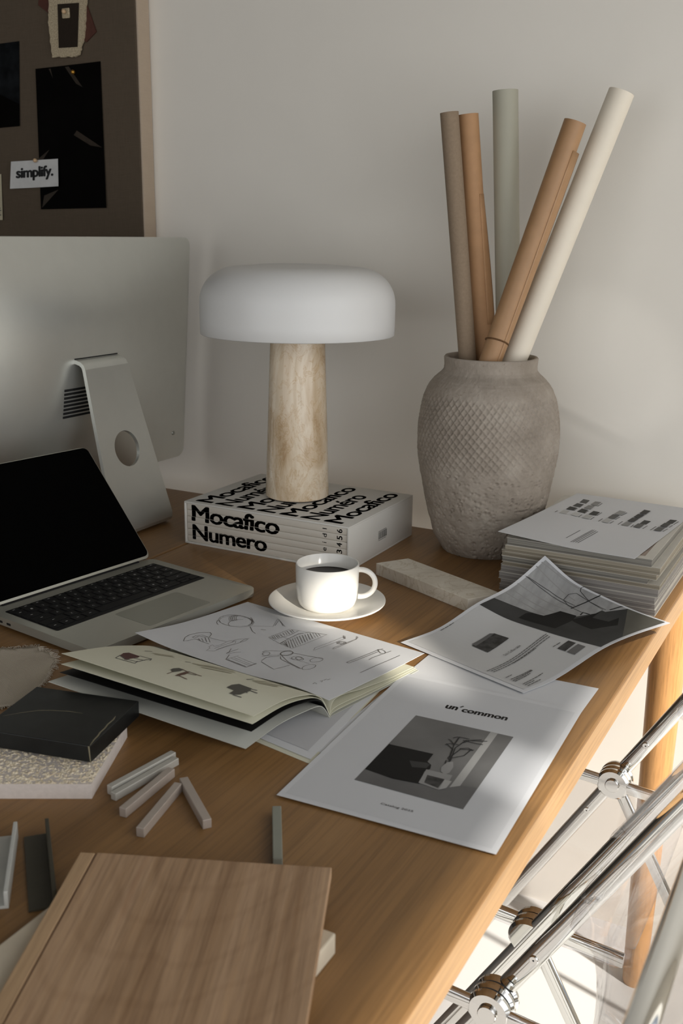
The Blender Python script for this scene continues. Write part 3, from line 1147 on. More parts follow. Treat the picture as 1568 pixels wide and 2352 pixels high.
# ------------------------------------------------------------------ boxed books under the lamp
BX0, BX1, BY0, BY1, BZ1 = -0.767, -0.4615, -0.286, -0.053, 0.8115
W_ = 0.0032
sl = thing('slipcase', 'white slipcase with black lettering on top that the table lamp stands on', 'slipcase', ((BX0 + BX1) / 2, (BY0 + BY1) / 2, TZ))
bm = MB()
box(bm, (BX0, BY0, TZ), (BX1, BY1, TZ + W_), 0.0009)
box(bm, (BX0, BY0, BZ1 - W_), (BX1, BY1, BZ1), 0.0009)
box(bm, (BX0, BY0, TZ + W_ - .0004), (BX0 + W_, BY1, BZ1 - W_ + .0004), 0.0006)
box(bm, (BX1 - W_, BY0, TZ + W_ - .0004), (BX1, BY1, BZ1 - W_ + .0004), 0.0006)
box(bm, (BX0 + W_, BY1 - W_, TZ + W_), (BX1 - W_, BY1, BZ1 - W_))
obj('case', bm, M['box'], sl, world=True, smooth=True, angle=35)
bm = MB()
LZ = BZ1 + 0.0002
for k in range(7):
    xb = -0.7195 + k * 0.0401
    if k % 2 == 0:
        flat_text(bm, 'Mocafico', (xb, -0.276, LZ), (0, 0.211, 0), (-0.033, 0, 0), 0.034, 0.92)
    else:
        flat_text(bm, 'Num\u00e9ro', (xb, -0.276, LZ), (0, 0.172, 0), (-0.0345, 0, 0), 0.034, 0.92)
keepobj('top_lettering', bm, plain('dark_grey_ink', (74, 72, 66), 0.6), sl)
# barcode on the end
bm = MB()
random.seed(11)
y = -0.1835
while y < -0.154:
    w = random.choice((0.0006, 0.0008, 0.0011))
    box(bm, (BX1, y, 0.7655), (BX1 + 0.0002, y + w, 0.7775))
    y += w + random.choice((0.0011, 0.0016))
for z in (0.7637, 0.7788):
    y = -0.1835
    while y < -0.155:
        box(bm, (BX1, y, z - .0004), (BX1 + 0.0002, y + 0.0012, z + .0004)); y += 0.0019
keepobj('barcode', bm, M['ink'], sl)
# the six volumes inside: letters run across all six spines
bh = (BZ1 - 2 * W_ - TZ) / 6.0
order = ['lowest', 'second from the bottom', 'third from the bottom', 'third from the top', 'second from the top', 'topmost']
for k in range(6):
    z0 = TZ + W_ + k * bh
    jx, jy = random.uniform(-0.0004, 0.0004), random.uniform(-0.0005, 0.0005)
    yf = BY0 + 0.0016 + jy
    t = thing('book', 'thin off-white volume, %s of the six lying in the white slipcase' % order[k], 'book', ((BX0 + BX1) / 2, -0.17, z0), group='thin volumes in the slipcase')
    bm = MB(); box(bm, (BX0 + W_ + 0.0012, yf, z0 + 0.00015), (BX1 - W_ - 0.0006, BY1 - W_ - 0.004, z0 + bh - 0.00015), 0.0009, 2)
    obj('cover', bm, M['spine'], t, world=True, smooth=True, angle=35)
    bm = MB()
    flat_text(bm, 'Mocafico', (-0.7535 + jx, 0, 0.7795), (0.1685, 0, 0), (0, 0, 0.0275), 0.044, 0.93)
    flat_text(bm, 'Numero', (-0.7525 + jx, 0, 0.7480), (0.1445, 0, 0), (0, 0, 0.0262), 0.044, 0.93)
    for zc_, keep in ((z0 + bh - 0.0002, True), (z0 + 0.0002, False)):
        bmesh.ops.bisect_plane(bm, geom=bm.verts[:] + bm.edges[:] + bm.faces[:], plane_co=(0, 0, zc_), plane_no=(0, 0, 1), clear_outer=keep, clear_inner=not keep)
    if k >= 2:
        zc_ = z0 + bh / 2
        ch = '3456'[k - 2]
        flat_text(bm, ch, (-0.4735, 0, zc_ - 0.0032), (0, 0, 0.0064), (-0.0095, 0, 0), 0.03)
        ch = 'eidl'[k - 2]
        hh = 0.0058 if ch in 'e' else 0.0075
        ww = {'e': 0.0056, 'i': 0.0014, 'd': 0.0058, 'l': 0.0014}[ch]
        flat_text(bm, ch, (-0.5005, 0, zc_ - ww / 2), (0, 0, ww), (-hh, 0, 0), 0.02)
    if bm.verts:
        bm.transform(Matrix.Translation((0, yf - 0.0002, 0)))
        keepobj('lettering', bm, M['black_print'], t)
    else:
        bm.free()

# ------------------------------------------------------------------ table lamp
LX, LY = -0.6255, -0.161
lm = thing('table_lamp', 'table lamp with a travertine column and a wide white opal glass shade', 'lamp', (LX, LY, BZ1))
bm = MB(); lathe(bm, [(0, BZ1), (0.0475, BZ1), (0.0475, BZ1 + 0.0022), (0, BZ1 + 0.0022)], 48, (LX, LY)); obj('felt_pad', bm, M['rubber'], lm, world=True)
bm = MB()
lathe(bm, [(0, BZ1 + 0.0022), (0.0512, BZ1 + 0.0022), (0.0526, BZ1 + 0.0035), (0.0528, BZ1 + 0.008), (0.0445, 1.066), (0.0425, 1.10), (0.041, 1.104), (0, 1.104)], 96, (LX, LY))
obj('column', bm, M['travertine'], lm, world=True, smooth=True, angle=40)
bm = MB(); lathe(bm, [(0, 1.104), (0.012, 1.104), (0.012, 1.178), (0, 1.178)], 24, (LX, LY)); obj('stem', bm, M['steel'], lm, world=True, smooth=True, angle=40)
SZ0, SZ1, SR, CR = 1.0805, 1.1905, 0.1560, 0.066
prof = [(SR - 0.0042, SZ0 + .0005), (SR - 0.002, SZ0), (SR - 0.0004, SZ0 + 0.0012), (SR, SZ0 + 0.02)]
for i in range(15):
    a = math.radians(90 * i / 14)
    prof.append((SR - CR + CR * math.cos(a) ** 0.92, SZ1 - 0.004 - 0.058 + 0.058 * math.sin(a) ** 0.95 if i < 14 else SZ1 - 0.004))
prof += [(0.06, SZ1 - 0.0012), (0.02, SZ1), (0, SZ1)]
inner = [(0, SZ1 - 0.004), (0.06, SZ1 - 0.0052)] + [(max(0.01, r - 0.004), z - 0.003) for r, z in prof[::-1][3:-4]] + [(SR - 0.0042, SZ0 + 0.02), (SR - 0.0042, SZ0 + .0005)]
bm = MB(); lathe(bm, prof + inner, 96, (LX, LY))
bmesh.ops.remove_doubles(bm, verts=bm.verts, dist=1e-5)
obj('shade', bm, M['opal'], lm, world=True, smooth=True, angle=60)

# ------------------------------------------------------------------ cup and saucer
CX, CY = -0.411, -0.444
sc = thing('saucer', 'round white saucer under the coffee cup', 'saucer', (CX, CY, TZ))
bm = MB()
lathe(bm, [(0, TZ + 0.003), (0.026, TZ + 0.003), (0.028, TZ), (0.032, TZ), (0.036, TZ + 0.003), (0.060, TZ + 0.0075), (0.0785, TZ + 0.0145), (0.0798, TZ + 0.0158), (0.0796, TZ + 0.0172), (0.078, TZ + 0.0176), (0.060, TZ + 0.0115), (0.040, TZ + 0.0075), (0.030, TZ + 0.0068), (0, TZ + 0.0068)], 96, (CX, CY))
obj('dish', bm, M['ceramic'], sc, world=True, smooth=True, angle=50)
cp = thing('coffee_cup', 'white ceramic cup with one round handle, filled with black coffee', 'cup', (CX, CY, TZ + 0.0072))
cz = TZ + 0.0072
bm = MB()
lathe(bm, [(0, cz), (0.030, cz), (0.0345, cz + 0.0012), (0.0382, cz + 0.005), (0.0405, cz + 0.012), (0.0425, cz + 0.03), (0.0431, cz + 0.0585), (0.0426, cz + 0.0612), (0.0414, cz + 0.0615), (0.0402, cz + 0.0598), (0.0394, cz + 0.03), (0.0372, cz + 0.012), (0.032, cz + 0.006), (0, cz + 0.005)], 96, (CX, CY))
obj('bowl', bm, M['ceramic'], cp, world=True, smooth=True, angle=60)
hd = Vector((0.8812, 0.4726, 0))
hp = []
for i in range(25):
    a = math.radians(-98 + 196 * i / 24)
    hp.append(Vector((CX, CY, 0)) + hd * (0.0445 + 0.0205 * math.cos(a)) + Vector((0, 0, cz + 0.0330 + 0.0192 * math.sin(a))))
bm = MB(); tube(bm, hp, 0.0050, 0.0036, 16, side=Vector((-0.4726, 0.8812, 0)))
obj('handle', bm, M['ceramic'], cp, world=True, smooth=True, angle=60)
bm = MB(); lathe(bm, [(0, cz + 0.0395), (0.0397, cz + 0.0395), (0.0395, cz + 0.043), (0.0388, cz + 0.0425), (0, cz + 0.0425)], 64, (CX, CY))
setp(obj('coffee', bm, M['coffee'], cp, world=True, smooth=True, angle=40), label='black coffee')

# ------------------------------------------------------------------ clay vase
VX, VY = -0.330, -0.056
vs = thing('vase', 'large rough grey clay vase holding rolled paper tubes by the wall', 'vase', (VX, VY, TZ))
VP = [(.7400, .0690), (.7440, .0715), (.764, .0835), (.805, .0945), (.843, .1025), (.875, .1078), (.905, .1112), (.930, .1122), (.950, .1112), (.968, .1082), (.985, .1045), (1.003, .1000), (1.015, .0925), (1.023, .0840), (1.029, .0770), (1.034, .0735), (1.040, .0727), (1.047, .0732), (1.0525, .0738), (1.0545, .0722)]


def vr(z):
    for (z0, r0), (z1, r1) in zip(VP, VP[1:]):
        if z <= z1:
            k = (z - z0) / (z1 - z0)
            return r0 + (r1 - r0) * k
    return VP[-1][1]


def sm(a, b_, x):
    k = min(1, max(0, (x - a) / (b_ - a)))
    return k * k * (3 - 2 * k)


NS, NZ = 420, 300
bm = MB()
rings = []
for i in range(NZ + 1):
    z = 0.74 + (1.0545 - 0.74) * i / NZ
    # smoothed radius
    r0 = (vr(max(.74, z - .008)) + 2 * vr(z) + vr(min(1.0545, z + .008))) / 4 if 0.75 < z < 1.018 else vr(z)
    row = []
    for k in range(NS):
        a = 2 * math.pi * k / NS
        ca, sa = math.cos(a), math.sin(a)
        P = Vector((ca * 0.11, sa * 0.11, z))
        n1 = noise.noise(P * 22)
        dr = 0.0012 * n1 + 0.0004 * noise.noise(P * 160)
        # net pressed into the clay of the shoulder
        net = sm(0.868, 0.905, z + 0.014 * n1) * (1 - sm(0.988, 1.004, z + 0.004 * n1)) * (0.72 + 0.28 * sm(-.25, .1, noise.noise(P * 11 + Vector((3, 1, 0)))))
        s_ = a * 0.108
        u, w = (s_ * 0.80 + z * 0.75) / 0.0098, (s_ * 0.95 - z * 0.62) / 0.0098
        du, dw = abs(u - round(u)) * 2, abs(w - round(w)) * 2
        ridge = max(1 - du * 2.6, 1 - dw * 2.6, 0)
        dr += net * (0.0028 * ridge - 0.0009)
        # pits and lumps below
        low = 1 - sm(0.865, 0.90, z + 0.012 * n1)
        if low > 0.02:
            vd = noise.voronoi(Vector((ca * 0.11, sa * 0.11, z * 1.15)) * 118 + Vector((n1, n1, 0)) * 0.6)[0]
            keep = 0.35 + 0.65 * sm(-0.2, 0.25, noise.noise(P * 48 + Vector((5, 0, 2))))
            dr -= low * keep * 0.0042 * sm(0.42, 0.08, vd[0])
        dr += low * 0.0013 * noise.noise(P * 75) + 0.0005 * noise.noise(P * 260)
        if z > 1.03: dr *= 0.5
        r = r0 + dr
        lean = -0.004 * (z - 0.74) / 0.31
        row.append(bm.verts.new((VX + r * ca + lean, VY + r * sa, z)))
    rings.append(row)
inn = [(.068, 1.0535), (.0655, 1.049), (.066, 1.03), (.075, 1.02), (.092, 1.0), (.103, .93), (.098, .85), (.085, .79), (.066, .756)]
for r, z in inn:
    rings.append([bm.verts.new((VX - 0.004 + r * math.cos(2 * math.pi * k / NS), VY + r * math.sin(2 * math.pi * k / NS), z)) for k in range(NS)])
for A, B_ in zip(rings, rings[1:]):
    for k in range(NS):
        bm.faces.new((A[k], A[(k + 1) % NS], B_[(k + 1) % NS], B_[k]))
bm.faces.new(rings[-1]); bm.faces.new(rings[0][::-1])
obj('body', bm, M['clay'], vs, world=True, smooth=True)


def paper_tube(name, label, top, rim, zend, r, mat, flap=None, down=True):
    top, rim = Vector(top), Vector(rim)
    d = (top - rim).normalized()
    bot = rim - d * ((rim.z - zend) / d.z)
    t = thing(name, label, 'paper roll', tuple(bot))
    bm = MB()
    _, a, b_ = frame_of(d)
    seg = 40
    rings = []
    for p, rr_ in ((bot, 0), (bot, r), (bot + (top - bot) * .5, r), (top, r), (top, r - 0.0012), (top - d * 0.05, r - 0.0012), (top - d * 0.05, 0)):
        if rr_ == 0:
            rings.append([bm.verts.new(p)])
        else:
            rings.append([bm.verts.new(p + a * (rr_ * math.cos(2 * math.pi * k / seg)) + b_ * (rr_ * math.sin(2 * math.pi * k / seg))) for k in range(seg)])
    for A, B_ in zip(rings, rings[1:]):
        for k in range(seg):
            k2 = (k + 1) % seg
            if len(A) == 1: bm.faces.new((A[0], B_[k], B_[k2]))
            elif len(B_) == 1: bm.faces.new((A[k], A[k2], B_[0]))
            else: bm.faces.new((A[k], A[k2], B_[k2], B_[k]))
    obj('roll', bm, mat, t, world=True, smooth=True, angle=40)
    if flap:
        # loose outer edge of the rolled sheet, opening away from the roll
        l0, l1, ang, wid = flap
        bm = MB()
        side = Vector((0.8829, 0.4696, 0)); side = (side - d * side.dot(d)).normalized()
        fwd = d.cross(side).normalized()
        if fwd.y > 0: fwd = -fwd
        n = 10
        rows_ = []
        for i in range(n + 1):
            k = i / n
            p = bot + (top - bot) * (l0 + (l1 - l0) * k)
            w = wid * math.sin(math.pi * ((1 - k) if down else k) * 0.5)
            row = []
            for j in range(6):
                m = j / 5
                aa = math.radians(60 - ang * m)
                row.append(bm.verts.new(p + side * ((r + 0.0006 + w * m * m) * math.cos(aa)) + fwd * ((r + 0.0006 + w * .3 * m) * math.sin(aa))))
            rows_.append(row)
        for A, B_ in zip(rows_, rows_[1:]):
            for j in range(5):
                bm.faces.new((A[j], A[j + 1], B_[j + 1], B_[j]))
        obj('loose_edge', bm, mat, t, world=True, smooth=True, solid=0.0004)
    return t, bot, d


paper_tube('paper_roll', 'thin taupe cardboard tube, leftmost in the clay vase', (-0.405, -0.094, 1.413), (-0.367, -0.074, 1.056), 0.83, 0.0138, M['tube1'])
paper_tube('paper_roll', 'tan kraft paper roll close beside the thin taupe tube', (-0.390, -0.058, 1.413), (-0.353, -0.038, 1.048), 1.0, 0.0162, M['tube2'], flap=(.245, .72, 60, 0.005))
paper_tube('paper_roll', 'sage grey paper roll standing upright in the middle of the vase', (-0.343, -0.0285, 1.448), (-0.319, -0.0155, 1.048), 1.0, 0.0192, M['tube3'])
t, bot, d = paper_tube('paper_roll', 'brown kraft paper roll tied with twine, leaning right in the vase', (-0.228, -0.045, 1.398), (-0.321, -0.095, 1.052), 0.86, 0.0165, M['tube4'], flap=(.30, .93, 60, 0.0045), down=False)
rim = Vector((-0.321, -0.095, 1.052)) + d * 0.030
dd, a, b_ = frame_of(d)
bm = MB()
for ph in (0, math.pi):
    pts = []
    for i in range(121):
        an = 2 * math.pi * i / 120
        tw = an * 22 + ph
        rr_ = 0.0174 + 0.0006 * math.cos(tw)
        pts.append(rim + a * (rr_ * math.cos(an)) + b_ * (rr_ * math.sin(an)) + dd * (0.0006 * math.sin(tw) + 0.0045 * math.cos(an)))
    tube(bm, pts, 0.0009, seg=6)
obj('twine', bm, M['twine'], t, world=True, smooth=True)
paper_tube('paper_roll', 'ivory paper roll leaning furthest to the right in the vase', (-0.179, 0.014, 1.443), (-0.298, -0.050, 1.049), 0.985, 0.0192, M['tube5'])

# ------------------------------------------------------------------ stone samples
bm = MB()
prism(bm, [(-0.421, -0.2735), (-0.242, -0.353), (-0.211, -0.306), (-0.389, -0.227)], TZ, TZ + 0.0185, 0.0008)
setp(obj('marble_bar', bm, M['marble'], None, loc=(-0.32, -0.29, TZ)), 'long flat bar of pale veined marble beside the vase foot', 'stone sample')

# rough white stone slab under the black tile
sx, sy = Vector((-0.872, -0.490, 0)), Vector((-0.490 * .8, 0.872 * 1.0, 0)).normalized()
sx.normalize()
c0 = Vector((-0.362, -0.9715, 0))
SWD, SDP, STH = 0.150, 0.118, 0.0165
rs = thing('stone_slab', 'thick white stone slab with a rough hacked top under the black tile', 'stone sample', tuple(c0 + Vector((0, 0, TZ))))
bm = MB()
n, m = 180, 140
T = []
for i in range(n + 1):
    row = []
    for j in range(m + 1):
        p = c0 + sx * (SWD * i / n) + sy * (SDP * j / m)
        e = min(i, n - i, j, m - j)
        hgt = noise.noise(Vector((p.x, p.y, 0)) * 260) * 0.0013 + noise.noise(Vector((p.x, p.y, 3)) * 560) * 0.0011 + noise.noise(Vector((p.x, p.y, 9)) * 90) * 0.0006
        row.append(bm.verts.new((p.x, p.y, TZ + STH - 0.0016 + (0 if e == 0 else hgt))))
    T.append(row)
for i in range(n):
    for j in range(m):
        bm.faces.new((T[i][j], T[i + 1][j], T[i + 1][j + 1], T[i][j + 1]))
obj('hacked_top', bm, M['rough_stone'], rs, world=True, smooth=False)
bm = MB(); prism(bm, [c0 + sx * SWD, c0, c0 + sy * SDP, c0 + sx * SWD + sy * SDP], TZ, TZ + STH - 0.0017)
obj('sawn_block', bm, M['sawn_stone'], rs, world=True)

bt = thing('marble_tile', 'polished black marble tile with a pale vein, lying on the rough white slab', 'stone sample', (-0.385, -0.946, 0.758))
t0, tx, ty = Vector((-0.3845, -0.946, 0)), Vector((-0.9755, -0.220, 0)), Vector((-0.220, 0.9755, 0))
bm = MB(); prism(bm, [t0, t0 + ty * 0.100, t0 + ty * 0.100 + tx * 0.117, t0 + tx * 0.117], 0.7578, 0.7748, 0.0007)
obj('slab', bm, M['black_marble'], bt, world=True)


def on_tile(bm, pts, w, z=0.7750):
    P = [t0 + tx * a + ty * c for a, c in pts]
    L = []
    for i, p in enumerate(P):
        d = (P[min(i + 1, len(P) - 1)] - P[max(i - 1, 0)]).normalized()
        s = Vector((-d.y, d.x, 0)) * w / 2 * (1 if 0 < i < len(P) - 1 else 0.4)
        L.append((bm.verts.new((p.x + s.x, p.y + s.y, z)), bm.verts.new((p.x - s.x, p.y - s.y, z))))
    for (a, b_), (c, d) in zip(L, L[1:]):
        bm.faces.new((a, c, d, b_))


bm = MB()
on_tile(bm, [(0.0006, 0.0006), (0.0025, 0.012), (0.0028, 0.020), (0.0042, 0.027), (0.0040, 0.036), (0.0052, 0.044), (0.0048, 0.055), (0.0062, 0.062)], 0.0016)
on_tile(bm, [(0.112, 0.030), (0.098, 0.042), (0.085, 0.051), (0.072, 0.055), (0.055, 0.058), (0.04, 0.058)], 0.0009)
v0 = t0 - ty * 0.0003
vq = [bm.verts.new((v0.x + tx.x * a, v0.y + tx.y * a, z)) for a, z in ((0.0004, .7748), (0.0022, .7748), (0.0008, .759), (-0.0002, .759))]
bm.faces.new(vq)
keepobj('vein', bm, M['vein'], bt)

bm = MB(); box(bm, (-0.269, -1.245, TZ), (-0.0705, -1.0455, TZ + 0.0172), 0.0014)
sb = obj('stone_tile', bm, M['cream_stone'], None, loc=(-0.17, -1.145, TZ))
setp(sb, 'square cream limestone tile half hidden under the wooden board', 'stone sample')
bm = MB(); lathe(bm, [(0, 0.7573), (0.0016, 0.7573), (0.0013, 0.7575), (0, 0.7575)], 10, (-0.2655, -1.1765))
setp(obj('pit', bm, M['black'], sb, world=True), label='tiny dark pit in the stone')

# wooden board sample
bx, by = Vector((0.919, 0.394, 0)), Vector((0.394, -0.919, 0))
b0 = Vector((-0.286, -1.069, 0))
wb = thing('wood_board', 'large pinkish wooden board sample with a pale edge strip in front', 'wood sample', tuple(b0 + Vector((0, 0, 0.7574))))
bm = MB(); prism(bm, [b0 + bx * 0.0135, b0 + bx * 0.0135 + by * 0.26, b0 + bx * 0.198 + by * 0.26, b0 + bx * 0.198], 0.7576, 0.7668, 0.0006)
obj('panel', bm, M['ash'], wb, world=True)
bm = MB(); prism(bm, [b0, b0 + by * 0.26, b0 + bx * 0.0120 + by * 0.26, b0 + bx * 0.0120], 0.7576, 0.7664, 0.0008)
setp(obj('edge_strip', bm, M['ash_edge'], wb, world=True), label='pale edge strip')
bm = MB(); prism(bm, [b0 + bx * 0.0120, b0 + bx * 0.0120 + by * 0.26, b0 + bx * 0.0135 + by * 0.26, b0 + bx * 0.0135], 0.7576, 0.7655)
setp(obj('groove', bm, plain('dark_groove_wood', (112, 82, 58), 0.6), wb, world=True), label='dark line along the edge strip')

# ------------------------------------------------------------------ metal bars and profiles
def bar(label, n0, n1, w, h, mat, name='metal_bar', cat='metal bar', z=TZ, grp='short metal bars on the desk'):
    n0, n1 = Vector(n0 + (0,)), Vector(n1 + (0,))
    d = (n1 - n0).normalized(); s = Vector((-d.y, d.x, 0)) * w / 2
    bm = MB(); prism(bm, [n0 + s, n0 - s, n1 - s, n1 + s], z, z + h, 0.0006)
    o = obj(name, bm, mat, None, loc=tuple((n0 + n1) / 2 + Vector((0, 0, z))))
    return setp(o, label, cat, grp)


bar('grey metal bar nearest the open magazine, side by side with another', (-0.3525, -0.9585), (-0.3415, -0.8775), 0.0068, 0.0092, M['grey_bar'])
bar('grey metal bar lying against the one nearest the magazine', (-0.3435, -0.9640), (-0.3340, -0.8830), 0.0068, 0.0075, M['grey_bar'])
bar('pinkish-grey metal bar between the touching pair and the crossed bars', (-0.3180, -0.9815), (-0.3238, -0.9040), 0.0075, 0.0090, M['pink_bar'])
bar('pinkish-grey metal bar whose far end touches the tilted pink bar', (-0.2850, -0.9985), (-0.3020, -0.9225), 0.0075, 0.0090, M['pink_bar'])
bar('pink metal bar tilted the other way, closest to the catalogue sheet', (-0.2430, -0.9600), (-0.3035, -0.9125), 0.0080, 0.0090, M['pink_bar'])
bar('green-grey metal bar lying alone just behind the wooden board', (-0.1605, -0.9785), (-0.2025, -0.9120), 0.0080, 0.0090, M['green_bar'])


def profile(label, r0, r1, bw, hgt, mat, th=0.0032):
    r0, r1 = Vector(r0 + (0,)), Vector(r1 + (0,))
    d = (r1 - r0).normalized(); s = Vector((-d.y, d.x, 0))
    if s.x > 0: s = -s
    bm = MB()
    prism(bm, [r0 + s * th * .5, r0 - s * th * .5, r1 - s * th * .5, r1 + s * th * .5], TZ, TZ + hgt, 0.0005)
    prism(bm, [r0 + s * bw, r0 + s * th * .4, r1 + s * th * .4, r1 + s * bw], TZ, TZ + 0.0024, 0.0005)
    return setp(obj('metal_profile', bm, mat, None, loc=tuple((r0 + r1) / 2 + Vector((0, 0, TZ)))), label, 'metal profile', 'angle profiles on the desk')


profile('white angle profile beside the dark olive one', (-0.3120, -1.1230), (-0.3760, -1.0495), 0.0150, 0.0150, M['white_profile'])
profile('dark olive angle profile left of the wooden board', (-0.2805, -1.1045), (-0.3550, -1.0345), 0.0195, 0.0165, M['dark_profile'])
profile('white angle profile almost wholly cut off by the left frame edge', (-0.3365, -1.1335), (-0.3990, -1.0600), 0.0130, 0.0130, M['white_profile'])

# ------------------------------------------------------------------ raw linen cloth with frayed edges
fp = [(-0.575, -0.886), (-0.561, -0.869), (-0.566, -0.842), (-0.573, -0.819), (-0.584, -0.794), (-0.597, -0.778), (-0.606, -0.760), (-0.618, -0.752), (-0.631, -0.742), (-0.646, -0.744), (-0.655, -0.735), (-0.664, -0.742), (-0.676, -0.757), (-0.690, -0.764), (-0.73, -0.79), (-0.75, -0.88), (-0.70, -0.93), (-0.63, -0.925)]
lf = thing('linen_cloth', 'frayed piece of raw beige linen lying by the laptop corner', 'cloth', (-0.65, -0.84, TZ))
bm = MB()
a = [bm.verts.new((x, y, TZ + 0.0006)) for x, y in fp]
es = [bm.edges.new((a[i], a[(i + 1) % len(a)])) for i in range(len(a))]
bmesh.ops.triangle_fill(bm, edges=es, use_beauty=True)
for _ in range(4):
    bmesh.ops.subdivide_edges(bm, edges=[e for e in bm.edges if e.calc_length() > 0.012], cuts=1)
    bmesh.ops.triangulate(bm, faces=bm.faces)
for v in bm.verts:
    v.co.z = TZ + 0.0012 + 0.0022 * max(0, noise.noise(Vector((v.co.x, v.co.y, 1)) * 22) + 0.25)
obj('weave', bm, M['raw_linen'], lf, world=True, smooth=True, solid=0.0005)
random.seed(5)
bm = MB()
for (x0, y0), (x1, y1) in zip(fp[:14], fp[1:15]):
    nn = max(2, int(math.hypot(x1 - x0, y1 - y0) / 0.0013))
    ox, oy = (y1 - y0), -(x1 - x0)
    L_ = math.hypot(ox, oy); ox, oy = ox / L_, oy / L_
    for i in range(nn):
        k = i / nn
        px, py = x0 + (x1 - x0) * k, y0 + (y1 - y0) * k
        ln = random.uniform(0.002, 0.006) * (1.8 if y0 > -0.78 else 1)
        wob = random.uniform(-0.5, 0.5)
        tube(bm, [(px - ox * .001, py - oy * .001, TZ + 0.0016), (px + ox * ln * .6 + oy * wob * ln * .3, py + oy * ln * .6 - ox * wob * ln * .3, TZ + 0.0018), (px + ox * ln + oy * wob * ln, py + oy * ln - ox * wob * ln, TZ + 0.0008)], 0.00032, seg=5)
obj('frayed_threads', bm, M['raw_linen'], lf, world=True)

# ------------------------------------------------------------------ shapes of the curled sheets and of the lines drawn on them (sheet coordinates 0..1)
SH = {'P1': [(-0.218, -0.887, 0.7425), (-0.011, -0.877, 0.7425), (-0.23, -0.584, 0.7425), (-0.021, -0.579, 0.7425)], 'P3': [(-0.091, -0.567, 0.7425), (0.017, -0.303, 0.758), (-0.273, -0.502, 0.7425), (-0.166, -0.261, 0.808), {'e0': [(0.2, -0.002), (0.5, 0.0085), (0.7, 0.008)], 'e1': [(0.25, -0.012), (0.5, -0.0095), (0.75, -0.013)], 'f0': [], 'f1': [(0.25, -0.008), (0.5, -0.0125), (0.75, -0.0135)]}], 'P4': [(-0.536, -0.696, 0.77), (-0.249, -0.733, 0.765), (-0.519, -0.476, 0.7425), (-0.228, -0.531, 0.748), {'e0': [(0.2, -0.004), (0.6, -0.003), (0.85, 0.002)], 'e1': [], 'f0': [(0.4, -0.004)], 'f1': [(0.7, -0.001)]}], 'P6': [(-0.236, -0.262, 0.833), (-0.042, -0.27, 0.8262), (-0.207, 0.045, 0.8262), (-0.013, 0.038, 0.8262), {'e0': [(0.3, -0.0015), (0.6, -0.0028)], 'f0': [(0.4, -0.001)]}]}
